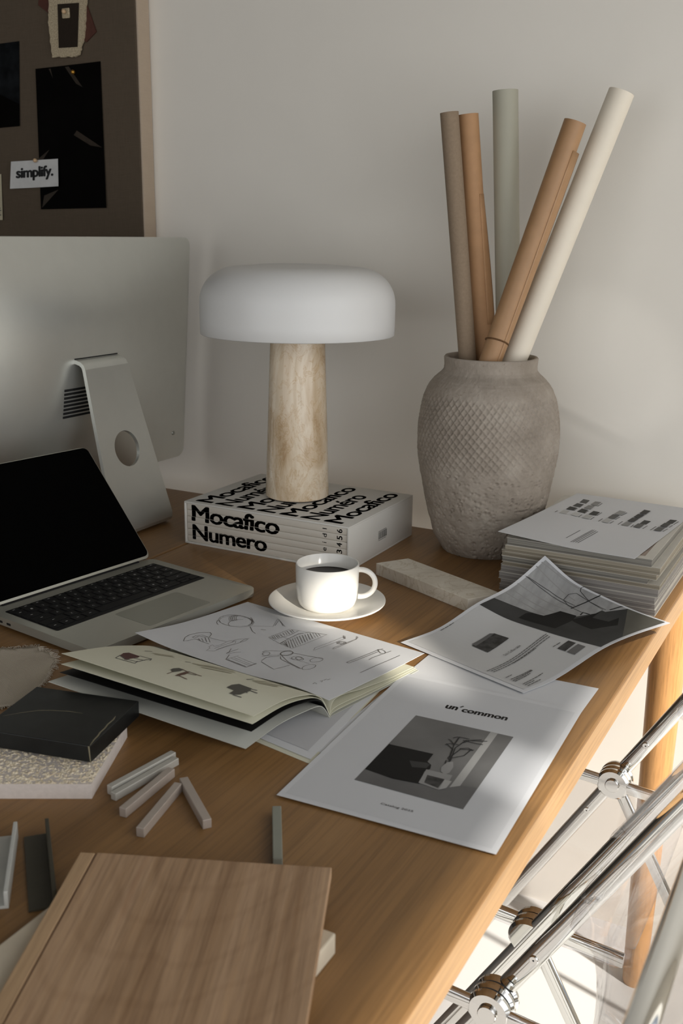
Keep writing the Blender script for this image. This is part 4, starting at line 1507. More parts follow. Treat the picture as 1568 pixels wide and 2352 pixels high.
SKETCH=[[[.217,.717],[.231,.675],[.228,.63],[.209,.592],[.177,.567],[.14,.559],[.104,.57],[.075,.6],[.059,.642],[.06,.689],[.079,.73],[.111,.757],[.15,.763],[.188,.749],[.217,.717]],[[.21,.721],[.222,.683],[.219,.641],[.202,.603],[.175,.575],[.142,.563],[.11,.568],[.085,.592],[.071,.629],[.072,.673],[.089,.714],[.117,.743],[.151,.755],[.184,.747],[.21,.721]],[[.062,.656],[.06,.678],[.062,.699],[.07,.719],[.082,.736],[.098,.748],[.117,.755],[.138,.756],[.159,.752],[.178,.742],[.196,.728],[.21,.71],[.219,.69],[.224,.668],[.224,.647]],[[.165,.569],[.157,.572],[.15,.579],[.144,.587],[.138,.597],[.134,.609],[.13,.622],[.128,.636],[.128,.65],[.129,.664],[.131,.677],[.135,.689],[.14,.699],[.146,.707],[.153,.713]],[[.131,.633],[.121,.636],[.109,.647],[.097,.664],[.088,.684],[.083,.703],[.084,.717],[.09,.723]],[[.134,.644],[.124,.647],[.112,.658],[.1,.675],[.091,.695],[.086,.714],[.087,.728],[.093,.734]],[[.138,.653],[.128,.655],[.117,.666],[.106,.682],[.097,.701],[.093,.72],[.094,.733],[.1,.74]],[[.141,.666],[.131,.668],[.12,.679],[.109,.695],[.1,.714],[.096,.733],[.097,.747],[.103,.753]],[[.14,.676],[.13,.683],[.12,.696],[.111,.712],[.104,.729],[.102,.745],[.104,.756],[.109,.762]],[[.159,.775],[.17,.768],[.182,.755],[.194,.738],[.204,.719],[.212,.7],[.215,.684]],[[.165,.756],[.178,.749],[.191,.734],[.204,.714],[.213,.693],[.217,.674],[.217,.66]],[[.121,.532],[.113,.534],[.104,.542],[.095,.554],[.087,.568],[.081,.582],[.08,.594]],[[.221,.647],[.246,.67],[.312,.744]],[[.236,.646],[.286,.588],[.313,.572]],[[.296,.652],[.317,.665]],[[.312,.744],[.263,.878],[.353,.795]],[[.312,.764],[.278,.865],[.344,.794]],[[.174,.148],[.144,.205],[.131,.258],[.135,.338],[.162,.392],[.181,.378],[.204,.322]],[[.174,.148],[.18,.187],[.185,.236]],[[.161,.242],[.154,.281],[.163,.318],[.194,.323],[.195,.306],[.166,.291],[.173,.239],[.162,.244]],[[.185,.236],[.223,.23],[.265,.23]],[[.196,.32],[.242,.323],[.289,.339]],[[.187,.254],[.209,.236]],[[.193,.273],[.227,.237]],[[.197,.297],[.24,.247]],[[.206,.312],[.252,.257]],[[.29,.189],[.281,.234],[.301,.219],[.304,.272],[.293,.347],[.305,.418],[.331,.484],[.341,.436],[.339,.349],[.335,.252],[.341,.157],[.316,.126],[.304,.178],[.29,.189]],[[.319,.191],[.315,.254],[.313,.353],[.314,.388],[.333,.351],[.33,.29],[.334,.181]],[[.313,.353],[.306,.387],[.318,.387]],[[.337,.389],[.327,.437],[.329,.471]],[[.394,.177],[.388,.212],[.365,.266]],[[.394,.177],[.39,.238],[.389,.291]],[[.401,.177],[.409,.222],[.42,.262]],[[.413,.173],[.442,.098],[.559,.079],[.56,.171]],[[.442,.098],[.445,.201]],[[.446,.105],[.552,.089]],[[.445,.136],[.555,.113]],[[.451,.155],[.555,.134]],[[.453,.18],[.557,.161]],[[.559,.079],[.555,.175]],[[.385,.575],[.47,.536],[.548,.517],[.555,.623],[.558,.856],[.475,.816],[.391,.775],[.385,.575]],[[.423,.566],[.437,.694],[.432,.794]],[[.395,.653],[.491,.625]],[[.47,.536],[.463,.622],[.457,.73],[.477,.813]],[[.473,.54],[.462,.632],[.456,.75],[.482,.813],[.557,.854]],[[.389,.581],[.413,.579]],[[.389,.602],[.419,.577]],[[.39,.618],[.42,.588]],[[.392,.633],[.422,.607]],[[.395,.645],[.422,.623]],[[.394,.672],[.424,.646]],[[.396,.696],[.424,.668]],[[.396,.718],[.425,.69]],[[.396,.739],[.43,.707]],[[.398,.763],[.428,.737]],[[.401,.777],[.427,.757]],[[.472,.592],[.524,.522]],[[.473,.613],[.539,.52]],[[.473,.635],[.544,.537]],[[.473,.656],[.546,.56]],[[.474,.678],[.545,.584]],[[.474,.699],[.544,.609]],[[.476,.723],[.541,.636]],[[.478,.746],[.541,.662]],[[.482,.767],[.54,.687]],[[.486,.787],[.54,.714]],[[.491,.804],[.542,.738]],[[.5,.816],[.543,.764]],[[.511,.824],[.546,.785]],[[.522,.832],[.547,.807]],[[.472,.549],[.495,.547]],[[.48,.549],[.511,.536]],[[.474,.572],[.521,.528]],[[.583,.467],[.589,.45],[.592,.429],[.589,.409],[.583,.393],[.573,.384],[.562,.385],[.552,.395],[.546,.413],[.543,.433],[.546,.454],[.552,.47],[.562,.478],[.573,.477],[.583,.467]],[[.581,.464],[.587,.449],[.588,.431],[.585,.413],[.579,.399],[.571,.391],[.562,.391],[.554,.399],[.548,.413],[.547,.431],[.549,.449],[.555,.464],[.564,.472],[.573,.472],[.581,.464]],[[.517,.363],[.522,.351],[.525,.338],[.525,.325],[.521,.316],[.515,.312],[.508,.314],[.501,.323],[.495,.335],[.492,.349],[.493,.361],[.496,.37],[.502,.374],[.51,.372],[.517,.363]],[[.483,.351],[.485,.387],[.533,.438],[.562,.487]],[[.516,.287],[.531,.334],[.563,.384]],[[.551,.226],[.538,.296],[.565,.365]],[[.558,.214],[.653,.161],[.67,.276]],[[.572,.364],[.594,.33],[.724,.266]],[[.569,.382],[.636,.32],[.733,.266]],[[.753,.367],[.759,.349],[.763,.325],[.762,.301],[.758,.28],[.751,.267],[.742,.264],[.733,.273],[.726,.29],[.722,.314],[.722,.339],[.727,.359],[.735,.372],[.744,.375],[.753,.367]],[[.726,.489],[.732,.473],[.734,.452],[.731,.431],[.725,.414],[.716,.404],[.707,.404],[.698,.413],[.692,.43],[.69,.451],[.692,.472],[.698,.489],[.707,.498],[.717,.498],[.726,.489]],[[.582,.46],[.721,.494]],[[.614,.377],[.716,.373]],[[.653,.424],[.657,.411],[.657,.397],[.653,.384],[.646,.375],[.636,.372],[.627,.375],[.619,.384],[.615,.396],[.615,.411],[.619,.424],[.627,.433],[.636,.436],[.645,.433],[.653,.424]],[[.666,.413],[.668,.403],[.667,.395],[.662,.389],[.654,.387],[.645,.389],[.636,.394],[.63,.403],[.628,.412],[.629,.421],[.634,.427],[.642,.429],[.651,.427],[.66,.421],[.666,.413]],[[.631,.574],[.616,.617],[.631,.895],[.648,.875],[.632,.585]],[[.62,.912],[.644,.869]],[[.628,.911],[.65,.872]],[[.683,.668],[.676,.701],[.689,.914],[.682,.948],[.671,.956],[.691,.907],[.686,.671]],[[.683,.817],[.686,.806],[.685,.793],[.681,.781],[.674,.772],[.665,.768],[.657,.77],[.65,.778],[.647,.789],[.648,.802],[.652,.814],[.66,.823],[.668,.827],[.676,.825],[.683,.817]],[[.68,.814],[.682,.805],[.681,.796],[.677,.786],[.671,.779],[.664,.775],[.658,.776],[.653,.781],[.651,.79],[.652,.799],[.656,.809],[.662,.816],[.669,.82],[.675,.819],[.68,.814]],[[.675,.808],[.677,.803],[.676,.796],[.674,.79],[.67,.785],[.665,.783],[.661,.783],[.658,.787],[.656,.792],[.657,.799],[.66,.805],[.664,.81],[.668,.812],[.672,.812],[.675,.808]],[[.823,.529],[.835,.83],[.843,.883]],[[.823,.529],[.836,.533],[.847,.814]],[[.873,.66],[.869,.708],[.883,.885]],[[.877,.834],[.879,.823],[.876,.815],[.87,.811],[.861,.813],[.851,.819],[.842,.83],[.836,.842],[.834,.853],[.836,.862],[.843,.865],[.852,.863],[.862,.857],[.871,.846],[.877,.834]],[[.829,.853],[.864,.806],[.881,.819]],[[.929,.447],[.93,.622],[.938,.86]],[[.874,.104],[.871,.128],[.884,.121]],[[.876,.166],[.877,.188],[.886,.163]],[[.88,.192],[.879,.222]],[[.886,.213],[.889,.237]]]
P3_photo=[[.503,.973],[.983,.994],[.987,.022],[.51,-.002]]
P3_floor=[[.503,.973],[.601,.966],[.632,.802],[.652,.606],[.747,.455],[.972,.306],[.985,.303],[.987,.022],[.51,-.002]]
P3_sofa1=[[.548,.698],[.614,.714],[.642,.691],[.65,.609],[.747,.582],[.753,.461],[.695,.431],[.662,.426],[.561,.419],[.555,.56]]
P3_sofa2=[[.698,.444],[.828,.396],[.879,.396],[.867,.252],[.785,.18],[.661,.252],[.686,.41]]
P3_sofa2top=[[.783,.369],[.879,.396],[.867,.252],[.793,.257]]
P3_wallR=[[.662,-.004],[.985,.303],[.987,.022]]
P3_lines=[[[.842,.982],[.837,.792],[.816,.561]],[[.845,.962],[.854,.789],[.834,.559]],[[.957,.649],[.982,.67],[1.0,.662]],[[.957,.649],[.909,.523],[.897,.384]],[[.846,.664],[.897,.681],[.931,.653],[.909,.523],[.889,.396]],[[.846,.664],[.815,.592],[.799,.469]],[[.911,.367],[.986,.34]]]
P3_thick=[[[.801,.555],[.892,.536],[.993,.525]],[[.771,.45],[.803,.463],[.806,.414]],[[.908,.365],[.981,.345]]]
P3_streak=[[[.682,.965],[.685,.774],[.668,.601]],[[.727,.972],[.725,.753],[.719,.593]],[[.779,.977],[.78,.727],[.778,.562]],[[.923,.985],[.904,.778],[.875,.603]],[[.959,.981],[.967,.827],[.971,.674]]]
P3_table=[[.221,.679],[.357,.698],[.369,.678],[.37,.56],[.213,.538]]
P3_tabletop=[[.233,.695],[.356,.701],[.368,.677],[.228,.657]]
P3_sw1=[[.406,.227],[.489,.237],[.487,.178],[.403,.164]]
P3_sw2=[[.401,.15],[.483,.158],[.478,.097],[.397,.088]]
P3_text=[[[.23,.955],[.319,.958]],[[.234,.421],[.344,.43]],[[.048,.33],[.495,.399]],[[.062,.315],[.487,.38]],[[.061,.296],[.481,.358]],[[.2,.313],[.362,.332]],[[.055,.194],[.099,.201]],[[.057,.158],[.197,.173]],[[.054,.138],[.198,.166]],[[.055,.124],[.166,.144]],[[.057,.068],[.203,.094]],[[.057,.052],[.124,.063]],[[.058,.034],[.151,.048]],[[.406,.254],[.457,.253]]]
P1_photo=[[.25,.185],[.256,.684],[.769,.689],[.771,.176]]
P1_floor=[[.25,.185],[.255,.256],[.413,.244],[.531,.254],[.615,.247],[.69,.303],[.768,.313],[.771,.176]]
P1_sofa=[[.253,.259],[.256,.445],[.482,.45],[.484,.393],[.511,.379],[.52,.354],[.504,.329],[.526,.252],[.403,.243]]
P1_sofal=[[.406,.373],[.483,.385],[.505,.38],[.502,.352],[.439,.337]]
P1_light=[[.656,.276],[.653,.688],[.69,.688],[.694,.299]]
P1_vase=[[.572,.353],[.56,.38],[.569,.42],[.591,.43],[.61,.398],[.612,.359],[.599,.343]]
P1_tab=[[.518,.257],[.506,.345],[.632,.347],[.638,.3],[.621,.245]]
P1_tabd=[[.541,.265],[.529,.313],[.613,.313],[.613,.254]]
P1_tabl=[[.621,.245],[.614,.31],[.648,.311],[.646,.265]]
P1_br=[[[.578,.423],[.555,.476],[.539,.539],[.535,.59]],[[.578,.427],[.567,.464],[.582,.52],[.643,.534]],[[.576,.422],[.559,.428],[.565,.406]],[[.577,.435],[.555,.519],[.576,.587],[.671,.613]],[[.574,.45],[.618,.483],[.63,.537]],[[.56,.462],[.549,.508],[.502,.534]],[[.539,.539],[.509,.563],[.495,.567]],[[.54,.548],[.536,.599],[.587,.6]],[[.564,.557],[.595,.594],[.642,.616]],[[.501,.525],[.516,.539],[.558,.546]],[[.562,.582],[.631,.581],[.663,.584]],[[.511,.581],[.526,.596],[.547,.599]],[[.576,.522],[.612,.539],[.64,.528]],[[.573,.433],[.558,.444],[.561,.47]]]
P1_title=[[[.36,.791],[.683,.8]],[[.351,.809],[.675,.824]],[[.437,.097],[.587,.092]],[[.43,.817],[.434,.827]]]
L_seat=[[.152,.719],[.125,.644],[.13,.601],[.202,.609],[.215,.645],[.212,.716],[.218,.756],[.204,.762],[.195,.741]]
L_frame=[[[.168,.783],[.146,.703]],[[.168,.783],[.274,.773],[.257,.719]],[[.153,.715],[.199,.747],[.263,.731],[.258,.586]],[[.197,.601],[.263,.594],[.278,.636]],[[.213,.683],[.267,.665]]]
L_seat2=[[.429,.691],[.423,.654],[.433,.61],[.463,.613],[.47,.665],[.459,.721]]
L_seat2b=[[.497,.774],[.49,.703],[.491,.627],[.504,.625],[.515,.698],[.509,.764]]
L_frame2=[[[.46,.785],[.456,.714]],[[.501,.748],[.563,.771]],[[.497,.625],[.576,.639]],[[.51,.662],[.552,.652]],[[.46,.62],[.504,.639]]]
L_seat3=[[.74,.699],[.734,.63],[.745,.568],[.82,.584],[.836,.64],[.833,.751],[.815,.781],[.792,.786],[.785,.713]]
L_frame3=[[[.811,.787],[.855,.787]],[[.819,.596],[.851,.588]],[[.824,.629],[.874,.64]],[[.826,.677],[.842,.685]]]
L_text=[[[.124,.449],[.136,.399]],[[.355,.419],[.371,.39]],[[.708,.412],[.712,.337]]]
L_para=[[[.171,.45],[.244,.363]],[[.196,.463],[.262,.378]],[[.394,.41],[.548,.235]],[[.42,.404],[.585,.294]],[[.464,.441],[.597,.36]],[[.734,.396],[.814,.161]],[[.754,.41],[.854,.275]],[[.776,.414],[.855,.354]]]
P6_sw=[[[[.134,.801],[.119,.885],[.179,.877],[.194,.795]],.12],[[[.133,.707],[.129,.779],[.189,.774],[.199,.699]],.1],[[[.131,.62],[.123,.69],[.186,.683],[.193,.618]],.05],[[[.131,.53],[.127,.595],[.176,.604],[.19,.528]],.55],[[[.233,.79],[.229,.869],[.28,.87],[.291,.779]],.3],[[[.232,.699],[.229,.772],[.28,.774],[.292,.689]],.28],[[[.228,.613],[.225,.685],[.283,.676],[.292,.602]],.05],[[[.226,.528],[.221,.59],[.275,.589],[.29,.516]],.6],[[[.33,.595],[.326,.675],[.382,.67],[.39,.594]],.05],[[[.326,.51],[.324,.578],[.381,.579],[.387,.507]],.5],[[[.49,.674],[.491,.758],[.549,.748],[.544,.672]],.35],[[[.489,.586],[.487,.666],[.544,.658],[.543,.584]],.15],[[[.487,.502],[.487,.577],[.539,.576],[.541,.493]],.5],[[[.649,.759],[.647,.841],[.701,.834],[.701,.752]],.04],[[[.646,.669],[.647,.743],[.701,.74],[.697,.664]],.04],[[[.643,.583],[.646,.657],[.699,.651],[.696,.58]],.06],[[[.639,.501],[.641,.573],[.693,.571],[.695,.496]],.3],[[[.743,.573],[.742,.65],[.796,.646],[.793,.574]],.05],[[[.732,.496],[.735,.569],[.787,.566],[.788,.491]],.15],[[[.902,.656],[.904,.729],[.956,.731],[.953,.652]],.05],[[[.897,.572],[.9,.644],[.949,.644],[.949,.568]],.07],[[[.891,.486],[.894,.558],[.945,.559],[.945,.486]],.15]]
P6_lines=[[[.436,.129],[.443,.295]],[[.498,.083],[.511,.341]],[[.512,.088],[.523,.344]],[[.528,.093],[.54,.338]],[[.545,.092],[.559,.328]],[[.097,.53],[.096,.568]],[[.464,.5],[.463,.564]],[[.614,.503],[.615,.571]],[[.867,.486],[.873,.568]],[[.553,.501],[.557,.551]],[[.551,.582],[.556,.643]],[[.55,.667],[.56,.741]],[[.718,.491],[.715,.542]],[[.807,.493],[.812,.557]],[[.957,.494],[.966,.553]],[[.963,.58],[.967,.629]],[[.965,.647],[.975,.713]],[[.297,.516],[.293,.571]],[[.398,.506],[.395,.566]],[[.294,.599],[.293,.663]],[[.395,.597],[.396,.671]],[[.3,.777],[.297,.854]],[[.198,.616],[.192,.679]]]

# ------------------------------------------------------------------ magazines in a stack
ths = [.009, .009, .010, .012, .007, .008, .009, .010, .011]
ext = [(-.237, -.014, -.241), (-.236, -.016, -.242), (-.237, -.0145, -.244), (-.236, -.0125, -.243), (-.233, -.0115, -.247), (-.2325, -.027, -.250), (-.232, -.0135, -.251), (-.2275, -.0115, -.257), (-.223, -.0205, -.258)]
rots = [0.0, 0.4, -0.3, 0.2, 0.5, 0.2, -0.4, 0.6, -0.3]
place = ['lowest', 'second from the bottom', 'third from the bottom', 'fourth from the bottom', 'middle one', 'fourth from the top', 'third from the top', 'second from the top', 'topmost']
z = TZ
for k in range(9):
    x0, x1, y0 = ext[k]
    y1 = y0 + 0.283
    t = thing('magazine', 'thick pale magazine, %s of the nine stacked beside the vase' % place[k], 'magazine', ((x0 + x1) / 2, (y0 + y1) / 2, z), math.radians(rots[k]), 'magazines in the stack by the vase')
    w, d_ = (x1 - x0) / 2, (y1 - y0) / 2
    h_ = ths[k]
    bm = MB(); box(bm, (-w + .0006, -d_ + .0006, 0.0004), (w - .0006, d_ - .001, h_ - .0004))
    obj('page_block', bm, M['leaves%d' % (2 if k < 4 else (1 if k in (5, 8) else 0))], t)
    bm = MB()
    box(bm, (-w, -d_, 0), (w, d_, 0.0004)); box(bm, (-w, -d_, h_ - .0004), (w, d_, h_)); box(bm, (-w, d_ - .0008, 0.0003), (w, d_, h_ - 0.0003))
    cv = obj('cover', bm, M['mag_cover'], t)
    if k in (6, 7, 8):
        bm = MB(); box(bm, (-w + .01, -d_ + .012, h_), (w - .012, d_ - .02, h_ + .0001))
        obj('cover_picture', bm, M['mag_cover_teal'] if k == 7 else M['mag_cover_pic'], cv)
    z += h_
STACK_TOP = z

# ------------------------------------------------------------------ loose sheets
def sheet(label, f, mat=None, cat='paper', name='paper_sheet', nu=28, nv=28):
    c = f(0.5, 0.5)
    o = sheet_obj(name, f, mat or M['paper'], None, nu, nv, loc=tuple(c))
    return setp(o, label, cat)


LF = 0.0003


def prints(o, f, items, lift=LF):
    """items: (name, material, list of (kind, data...)); each filled shape is a part of its own, lines share one"""
    for nm, mt, lst in items:
        lines = MB()
        for it in lst:
            bm = MB()
            if it[0] == 'quad': quad_patch(bm, f, it[1], lift)
            elif it[0] == 'poly': poly_patch(bm, f, it[1], lift)
            elif it[0] == 'line': stroke(lines, f, it[1], it[2], lift)
            if bm.verts: keepobj(nm, bm, mt, o)
            else: bm.free()
        if lines.verts: keepobj(nm, lines, mt, o)
        else: lines.free()
        lift += 0.00008


# plain sheets underneath
fP2 = coons((-.232, -.795, TZ + .0007), (-.024, -.795, TZ + .0007), (-.228, -.516, TZ + .0007), (-.021, -.509, TZ + .0007))
sheet('plain white sheet peeking out between the catalogue sheet and the curled sheet', fP2)
fP5 = coons((-.50, -.762, TZ + .0013), (-.225, -.813, TZ + .0013), (-.52, -.56, TZ + .0013), (-.240, -.586, TZ + .0013))
o5 = sheet('pale grey printed sheet half hidden under the open magazine', fP5)
prints(o5, fP5, [('printed_picture', M['paper_grey'], [('quad', [(.03, .05), (.965, .05), (.965, .965), (.03, .965)])])])
fP7 = coons((-.49, -.772, TZ + .0005), (-.222, -.820, TZ + .0005), (-.515, -.575, TZ + .0005), (-.238, -.60, TZ + .0005))
sheet('cream sheet showing a thin edge below the pale grey printed sheet', fP7, M['cream'])

# catalogue sheet
P1 = coons(*SH['P1'])
o1 = sheet('white catalogue cover sheet with bold title and a photo of a black sofa', P1)
it = [('printed_photo', M['ph_mid'], [('quad', P1_photo)]),
      ('printed_photo', M['ph_floor'], [('poly', P1_floor)]),
      ('printed_photo', M['ph_light'], [('quad', P1_light)]),
      ('printed_photo', M['ph_dark'], [('poly', P1_sofa)]),
      ('printed_photo', M['ph_shade'], [('poly', P1_sofal)]),
      ('printed_photo', M['ph_pale'], [('poly', P1_tab), ('poly', P1_vase)]),
      ('printed_photo', M['ph_grain'], [('poly', P1_tabd)]),
      ('printed_photo', M['ph_light'], [('poly', P1_tabl)]),
      ('printed_photo', M['ink'], [('line', l, .0011) for l in P1_br])]
prints(o1, P1, it)
bm = MB()
sheet_text(bm, "un", P1, (.355, .786), (.421, .787), .029, LF, 0.085)
sheet_text(bm, "common", P1, (.444, .785), (.685, .795), .0275, LF, 0.085)
stroke(bm, P1, [(.426, .818), (.438, .832)], .0018, LF)
keepobj('title_lettering', bm, M['black_print'], o1)
bm = MB()
sheet_text(bm, "Catalog 2025", P1, (.437, .088), (.587, .090), .0135, LF, 0.012)
keepobj('lettering', bm, M['grey_ink'], o1)
# printer's white border shows as a faint line round the toned sheet
bm = MB()
quad_patch(bm, P1, [(.028, .02), (.972, .02), (.972, .975), (.028, .975)], 0.0001, 24)
keepobj('toned_area', bm, plain('toned_paper', (203, 204, 206), 0.7, var=0.012, scale=9, spec=0.2), o1)

# curled sheet with the furniture photo
P3 = coons(*SH['P3'][:4], **SH['P3'][4])
o3 = sheet('curled white sheet with a dark interior photo leaning up to the magazines', P3, nu=40, nv=40)
t3 = LF
it = [('toned_area', plain('toned_paper_two', (196, 196, 195), 0.7, var=0.012, scale=9, spec=0.2), [('quad', [(.025, .03), (.98, .03), (.98, .97), (.03, .97)])]),
      ('printed_photo', M['ph_curtain'], [('quad', [(.51, .97), (.983, .975), (.983, .025), (.51, .022)])]),
      ('printed_photo', M['ph_pale'], [('line', [p for p in l], .0016) for l in P3_streak]),
      ('printed_photo', M['ph_shade'], [('poly', [(min(.983, a), max(.024, b_)) for a, b_ in P3_floor])]),
      ('printed_photo', M['grey_print'], [('poly', [(min(.983, a), max(.024, b_)) for a, b_ in P3_wallR])]),
      ('printed_photo', M['ph_dark'], [('poly', P3_sofa1), ('poly', P3_sofa2)]),
      ('printed_photo', M['ph_shade'], [('poly', P3_sofa2top)]),
      ('printed_photo', M['ink'], [('line', l, .0007) for l in P3_lines] + [('line', l, .0018) for l in P3_thick]),
      ('printed_photo', M['ph_grain'], [('poly', P3_table), ('quad', P3_sw1)]),
      ('printed_photo', M['ph_floor'], [('poly', P3_tabletop), ('quad', P3_sw2)])]
prints(o3, P3, it)
bm = MB()
T3 = P3_text
L3 = 0.0013
sheet_text(bm, "Suki Coffee table", P3, T3[1][0], T3[1][1], .024, L3)
for k, (ln, h_) in enumerate(zip(T3, [.011, 0] + [.011] * 12)):
    if not h_: continue
    n = max(2, int(math.hypot(ln[1][0] - ln[0][0], ln[1][1] - ln[0][1]) / .020))
    random.seed(k)
    a = 0.0
    while a < 1.0:
        w = random.uniform(.5, 1.3) / n
        e = min(1.0, a + w)
        if e - a > 0.01:
            p = [ln[0][0] + (ln[1][0] - ln[0][0]) * a, ln[0][1] + (ln[1][1] - ln[0][1]) * a + h_ * .5]
            q_ = [ln[0][0] + (ln[1][0] - ln[0][0]) * e, ln[0][1] + (ln[1][1] - ln[0][1]) * e + h_ * .5]
            stroke(bm, P3, [p, q_], 0.00125 if k not in (7, 8, 9) else .0016, L3)
        a = e + 0.14 / n
keepobj('lettering', bm, M['grey_ink'], o3)

# swatch sheet on the magazines
P6 = coons(*SH['P6'][:4], **SH['P6'][4])
o6 = sheet('white sheet of grey swatch squares lying on top of the magazine stack', P6)
by = {}
for q_, g in P6_sw:
    by.setdefault(g, []).append(('quad', [(min(.985, a), min(.985, b_)) for a, b_ in q_]))
prints(o6, P6, [('swatch_print', M['sw%g' % g], lst) for g, lst in by.items()])
bm = MB()
for k, l in enumerate(P6_lines):
    stroke(bm, P6, [(min(.99, a), min(.99, b_)) for a, b_ in l], .0011 if k < 5 else .0013, LF)
keepobj('lettering', bm, M['grey_ink'], o6)

# ------------------------------------------------------------------ open magazine
Cn, En = (-.251, -.727), (-.502, -.673)
om = thing('open_magazine', 'open cream magazine with small chair pictures, its left pages fanned up', 'magazine', (-.39, -.74, TZ))
NB = [(0, 0, .745), (.04, .05, .757), (.13, .12, .769), (.3, .28, .778), (.6, .6, .7835), (1, 1, .780)]
FB = [(0, 0, .745), (.04, .05, .750), (.13, .12, .757), (.3, .28, .768), (.6, .6, .785), (1, 1, .800)]


def lay(pr, z0, zend, drop):
    out = []
    for t_, l_, z_ in pr:
        base = pr[-1][2]
        out.append((t_, l_, z_ - (z0 * (1 - t_) + (base - zend) * t_) - drop * math.sin(math.pi * min(1, t_ * 1.6) * .62)))
    return out


L1 = leaf(Cn + (.745,), En + (.745,), (-.281, -.828, .78), (-.517, -.839, .80), NB, FB)
L2 = leaf(Cn + (.744,), En + (.744,), (-.281, -.830, .774), (-.508, -.850, .795), lay(NB, .0006, .7735, .0012), lay(FB, .0006, .795, .0012))
L3f = leaf(Cn + (.743,), En + (.743,), (-.283, -.829, .766), (-.506, -.855, .7895), lay(NB, .0010, .7665, .0035), lay(FB, .0010, .7895, .003))
L4 = leaf(Cn + (.742,), En + (.742,), (-.290, -.829, .752), (-.512, -.866, .783), lay(NB, .0022, .752, .010), lay(FB, .0022, .783, .004))
pg1 = sheet_obj('page', L1, M['cream'], om, 24, 40)
sheet_obj('page', L2, M['cream'], om, 24, 40)
setp(sheet_obj('page', L3f, M['black_print'], om, 24, 40), label='page printed with a black photo')
sheet_obj('cover', L4, M['cover'], om, 24, 40, th=0.0006)
R_n = [(0, 0, .7455), (.04, .02, .757), (.12, .10, .7610), (.35, .35, .7545), (.7, .7, .7475), (1, 1, .7445)]
R_f = [(0, 0, .7455), (.04, .03, .751), (.12, .12, .7540), (.35, .35, .7490), (.7, .7, .7455), (1, 1, .7435)]
RB, RA = (-.226, -.567), (-.470, -.515)
def low(pr, k, c): return [(a, b_, TZ + .0012 + c + (z_ - TZ - .0012) * k) for a, b_, z_ in pr]
pgR = sheet_obj('page', leaf(Cn + (0,), En + (0,), RB + (0,), RA + (0,), R_n, R_f), M['cream'], om, 24, 40)
sheet_obj('page', leaf(Cn + (0,), En + (0,), (-.223, -.567, 0), (-.468, -.513, 0), low(R_n, .42, .0012), low(R_f, .42, .0012)), M['cream'], om, 24, 40)
sheet_obj('page', leaf(Cn + (0,), En + (0,), (-.221, -.568, 0), (-.466, -.512, 0), low(R_n, .22, .0008), low(R_f, .22, .0008)), M['cream'], om, 24, 40)
sheet_obj('cover', leaf(Cn + (0,), En + (0,), (-.219, -.568, 0), (-.464, -.511, 0), low(R_n, .05, .0004), low(R_f, .05, .0004)), M['cover'], om, 24, 40)
prints(pg1, L1, [('chair_picture', M['red_print'], [('poly', L_seat)]),
                 ('chair_picture', M['grey_ink'], [('line', l, .0011) for l in L_frame] + [('line', l, .0014) for l in L_frame3] + [('line', l, .0016) for l in L_text]),
                 ('chair_picture', M['grey_print'], [('poly', L_seat2), ('poly', L_seat3)]),
                 ('chair_picture', M['brown_print'], [('poly', L_seat2b)] + [('line', l, .0012) for l in L_frame2]),
                 ('text_print', M['pale_ink'], [('line', l, .0028) for l in L_para])], 0.0003)
RF = leaf(Cn + (0,), En + (0,), RB + (0,), RA + (0,), R_n, R_f)
prints(pgR, RF, [('chair_picture', M['brown_print'], [('line', [(.27, .2), (.38, .2)], .004), ('line', [(.2, .18), (.23, .24)], .002), ('line', [(.3, .2), (.3, .28)], .002)])], 0.0003)

# sketch sheet over the magazine
P4 = coons(*SH['P4'][:4], **SH['P4'][4])
o4 = sheet('white sheet of pencil furniture sketches lying across the open magazine', P4, nu=40, nv=30)
bm = MB()
random.seed(2)
for l in SKETCH:
    stroke(bm, P4, l, random.choice((.00045, .0006, .00075)), LF)
keepobj('pencil_drawing', bm, M['pencil'], o4)

# ------------------------------------------------------------------ folding chairs
HX, HZ = -0.060, 0.445
BD = Vector((0.513, 0, 0.858)).normalized()      # back frame, front foot to top of back
RD = Vector((0.477, 0, -0.879)).normalized()     # rear legs
SD = Vector((1.0, 0, -0.075)).normalized()       # seat rails
BN = Vector((BD.z, 0, -BD.x))                    # rearwards from the back


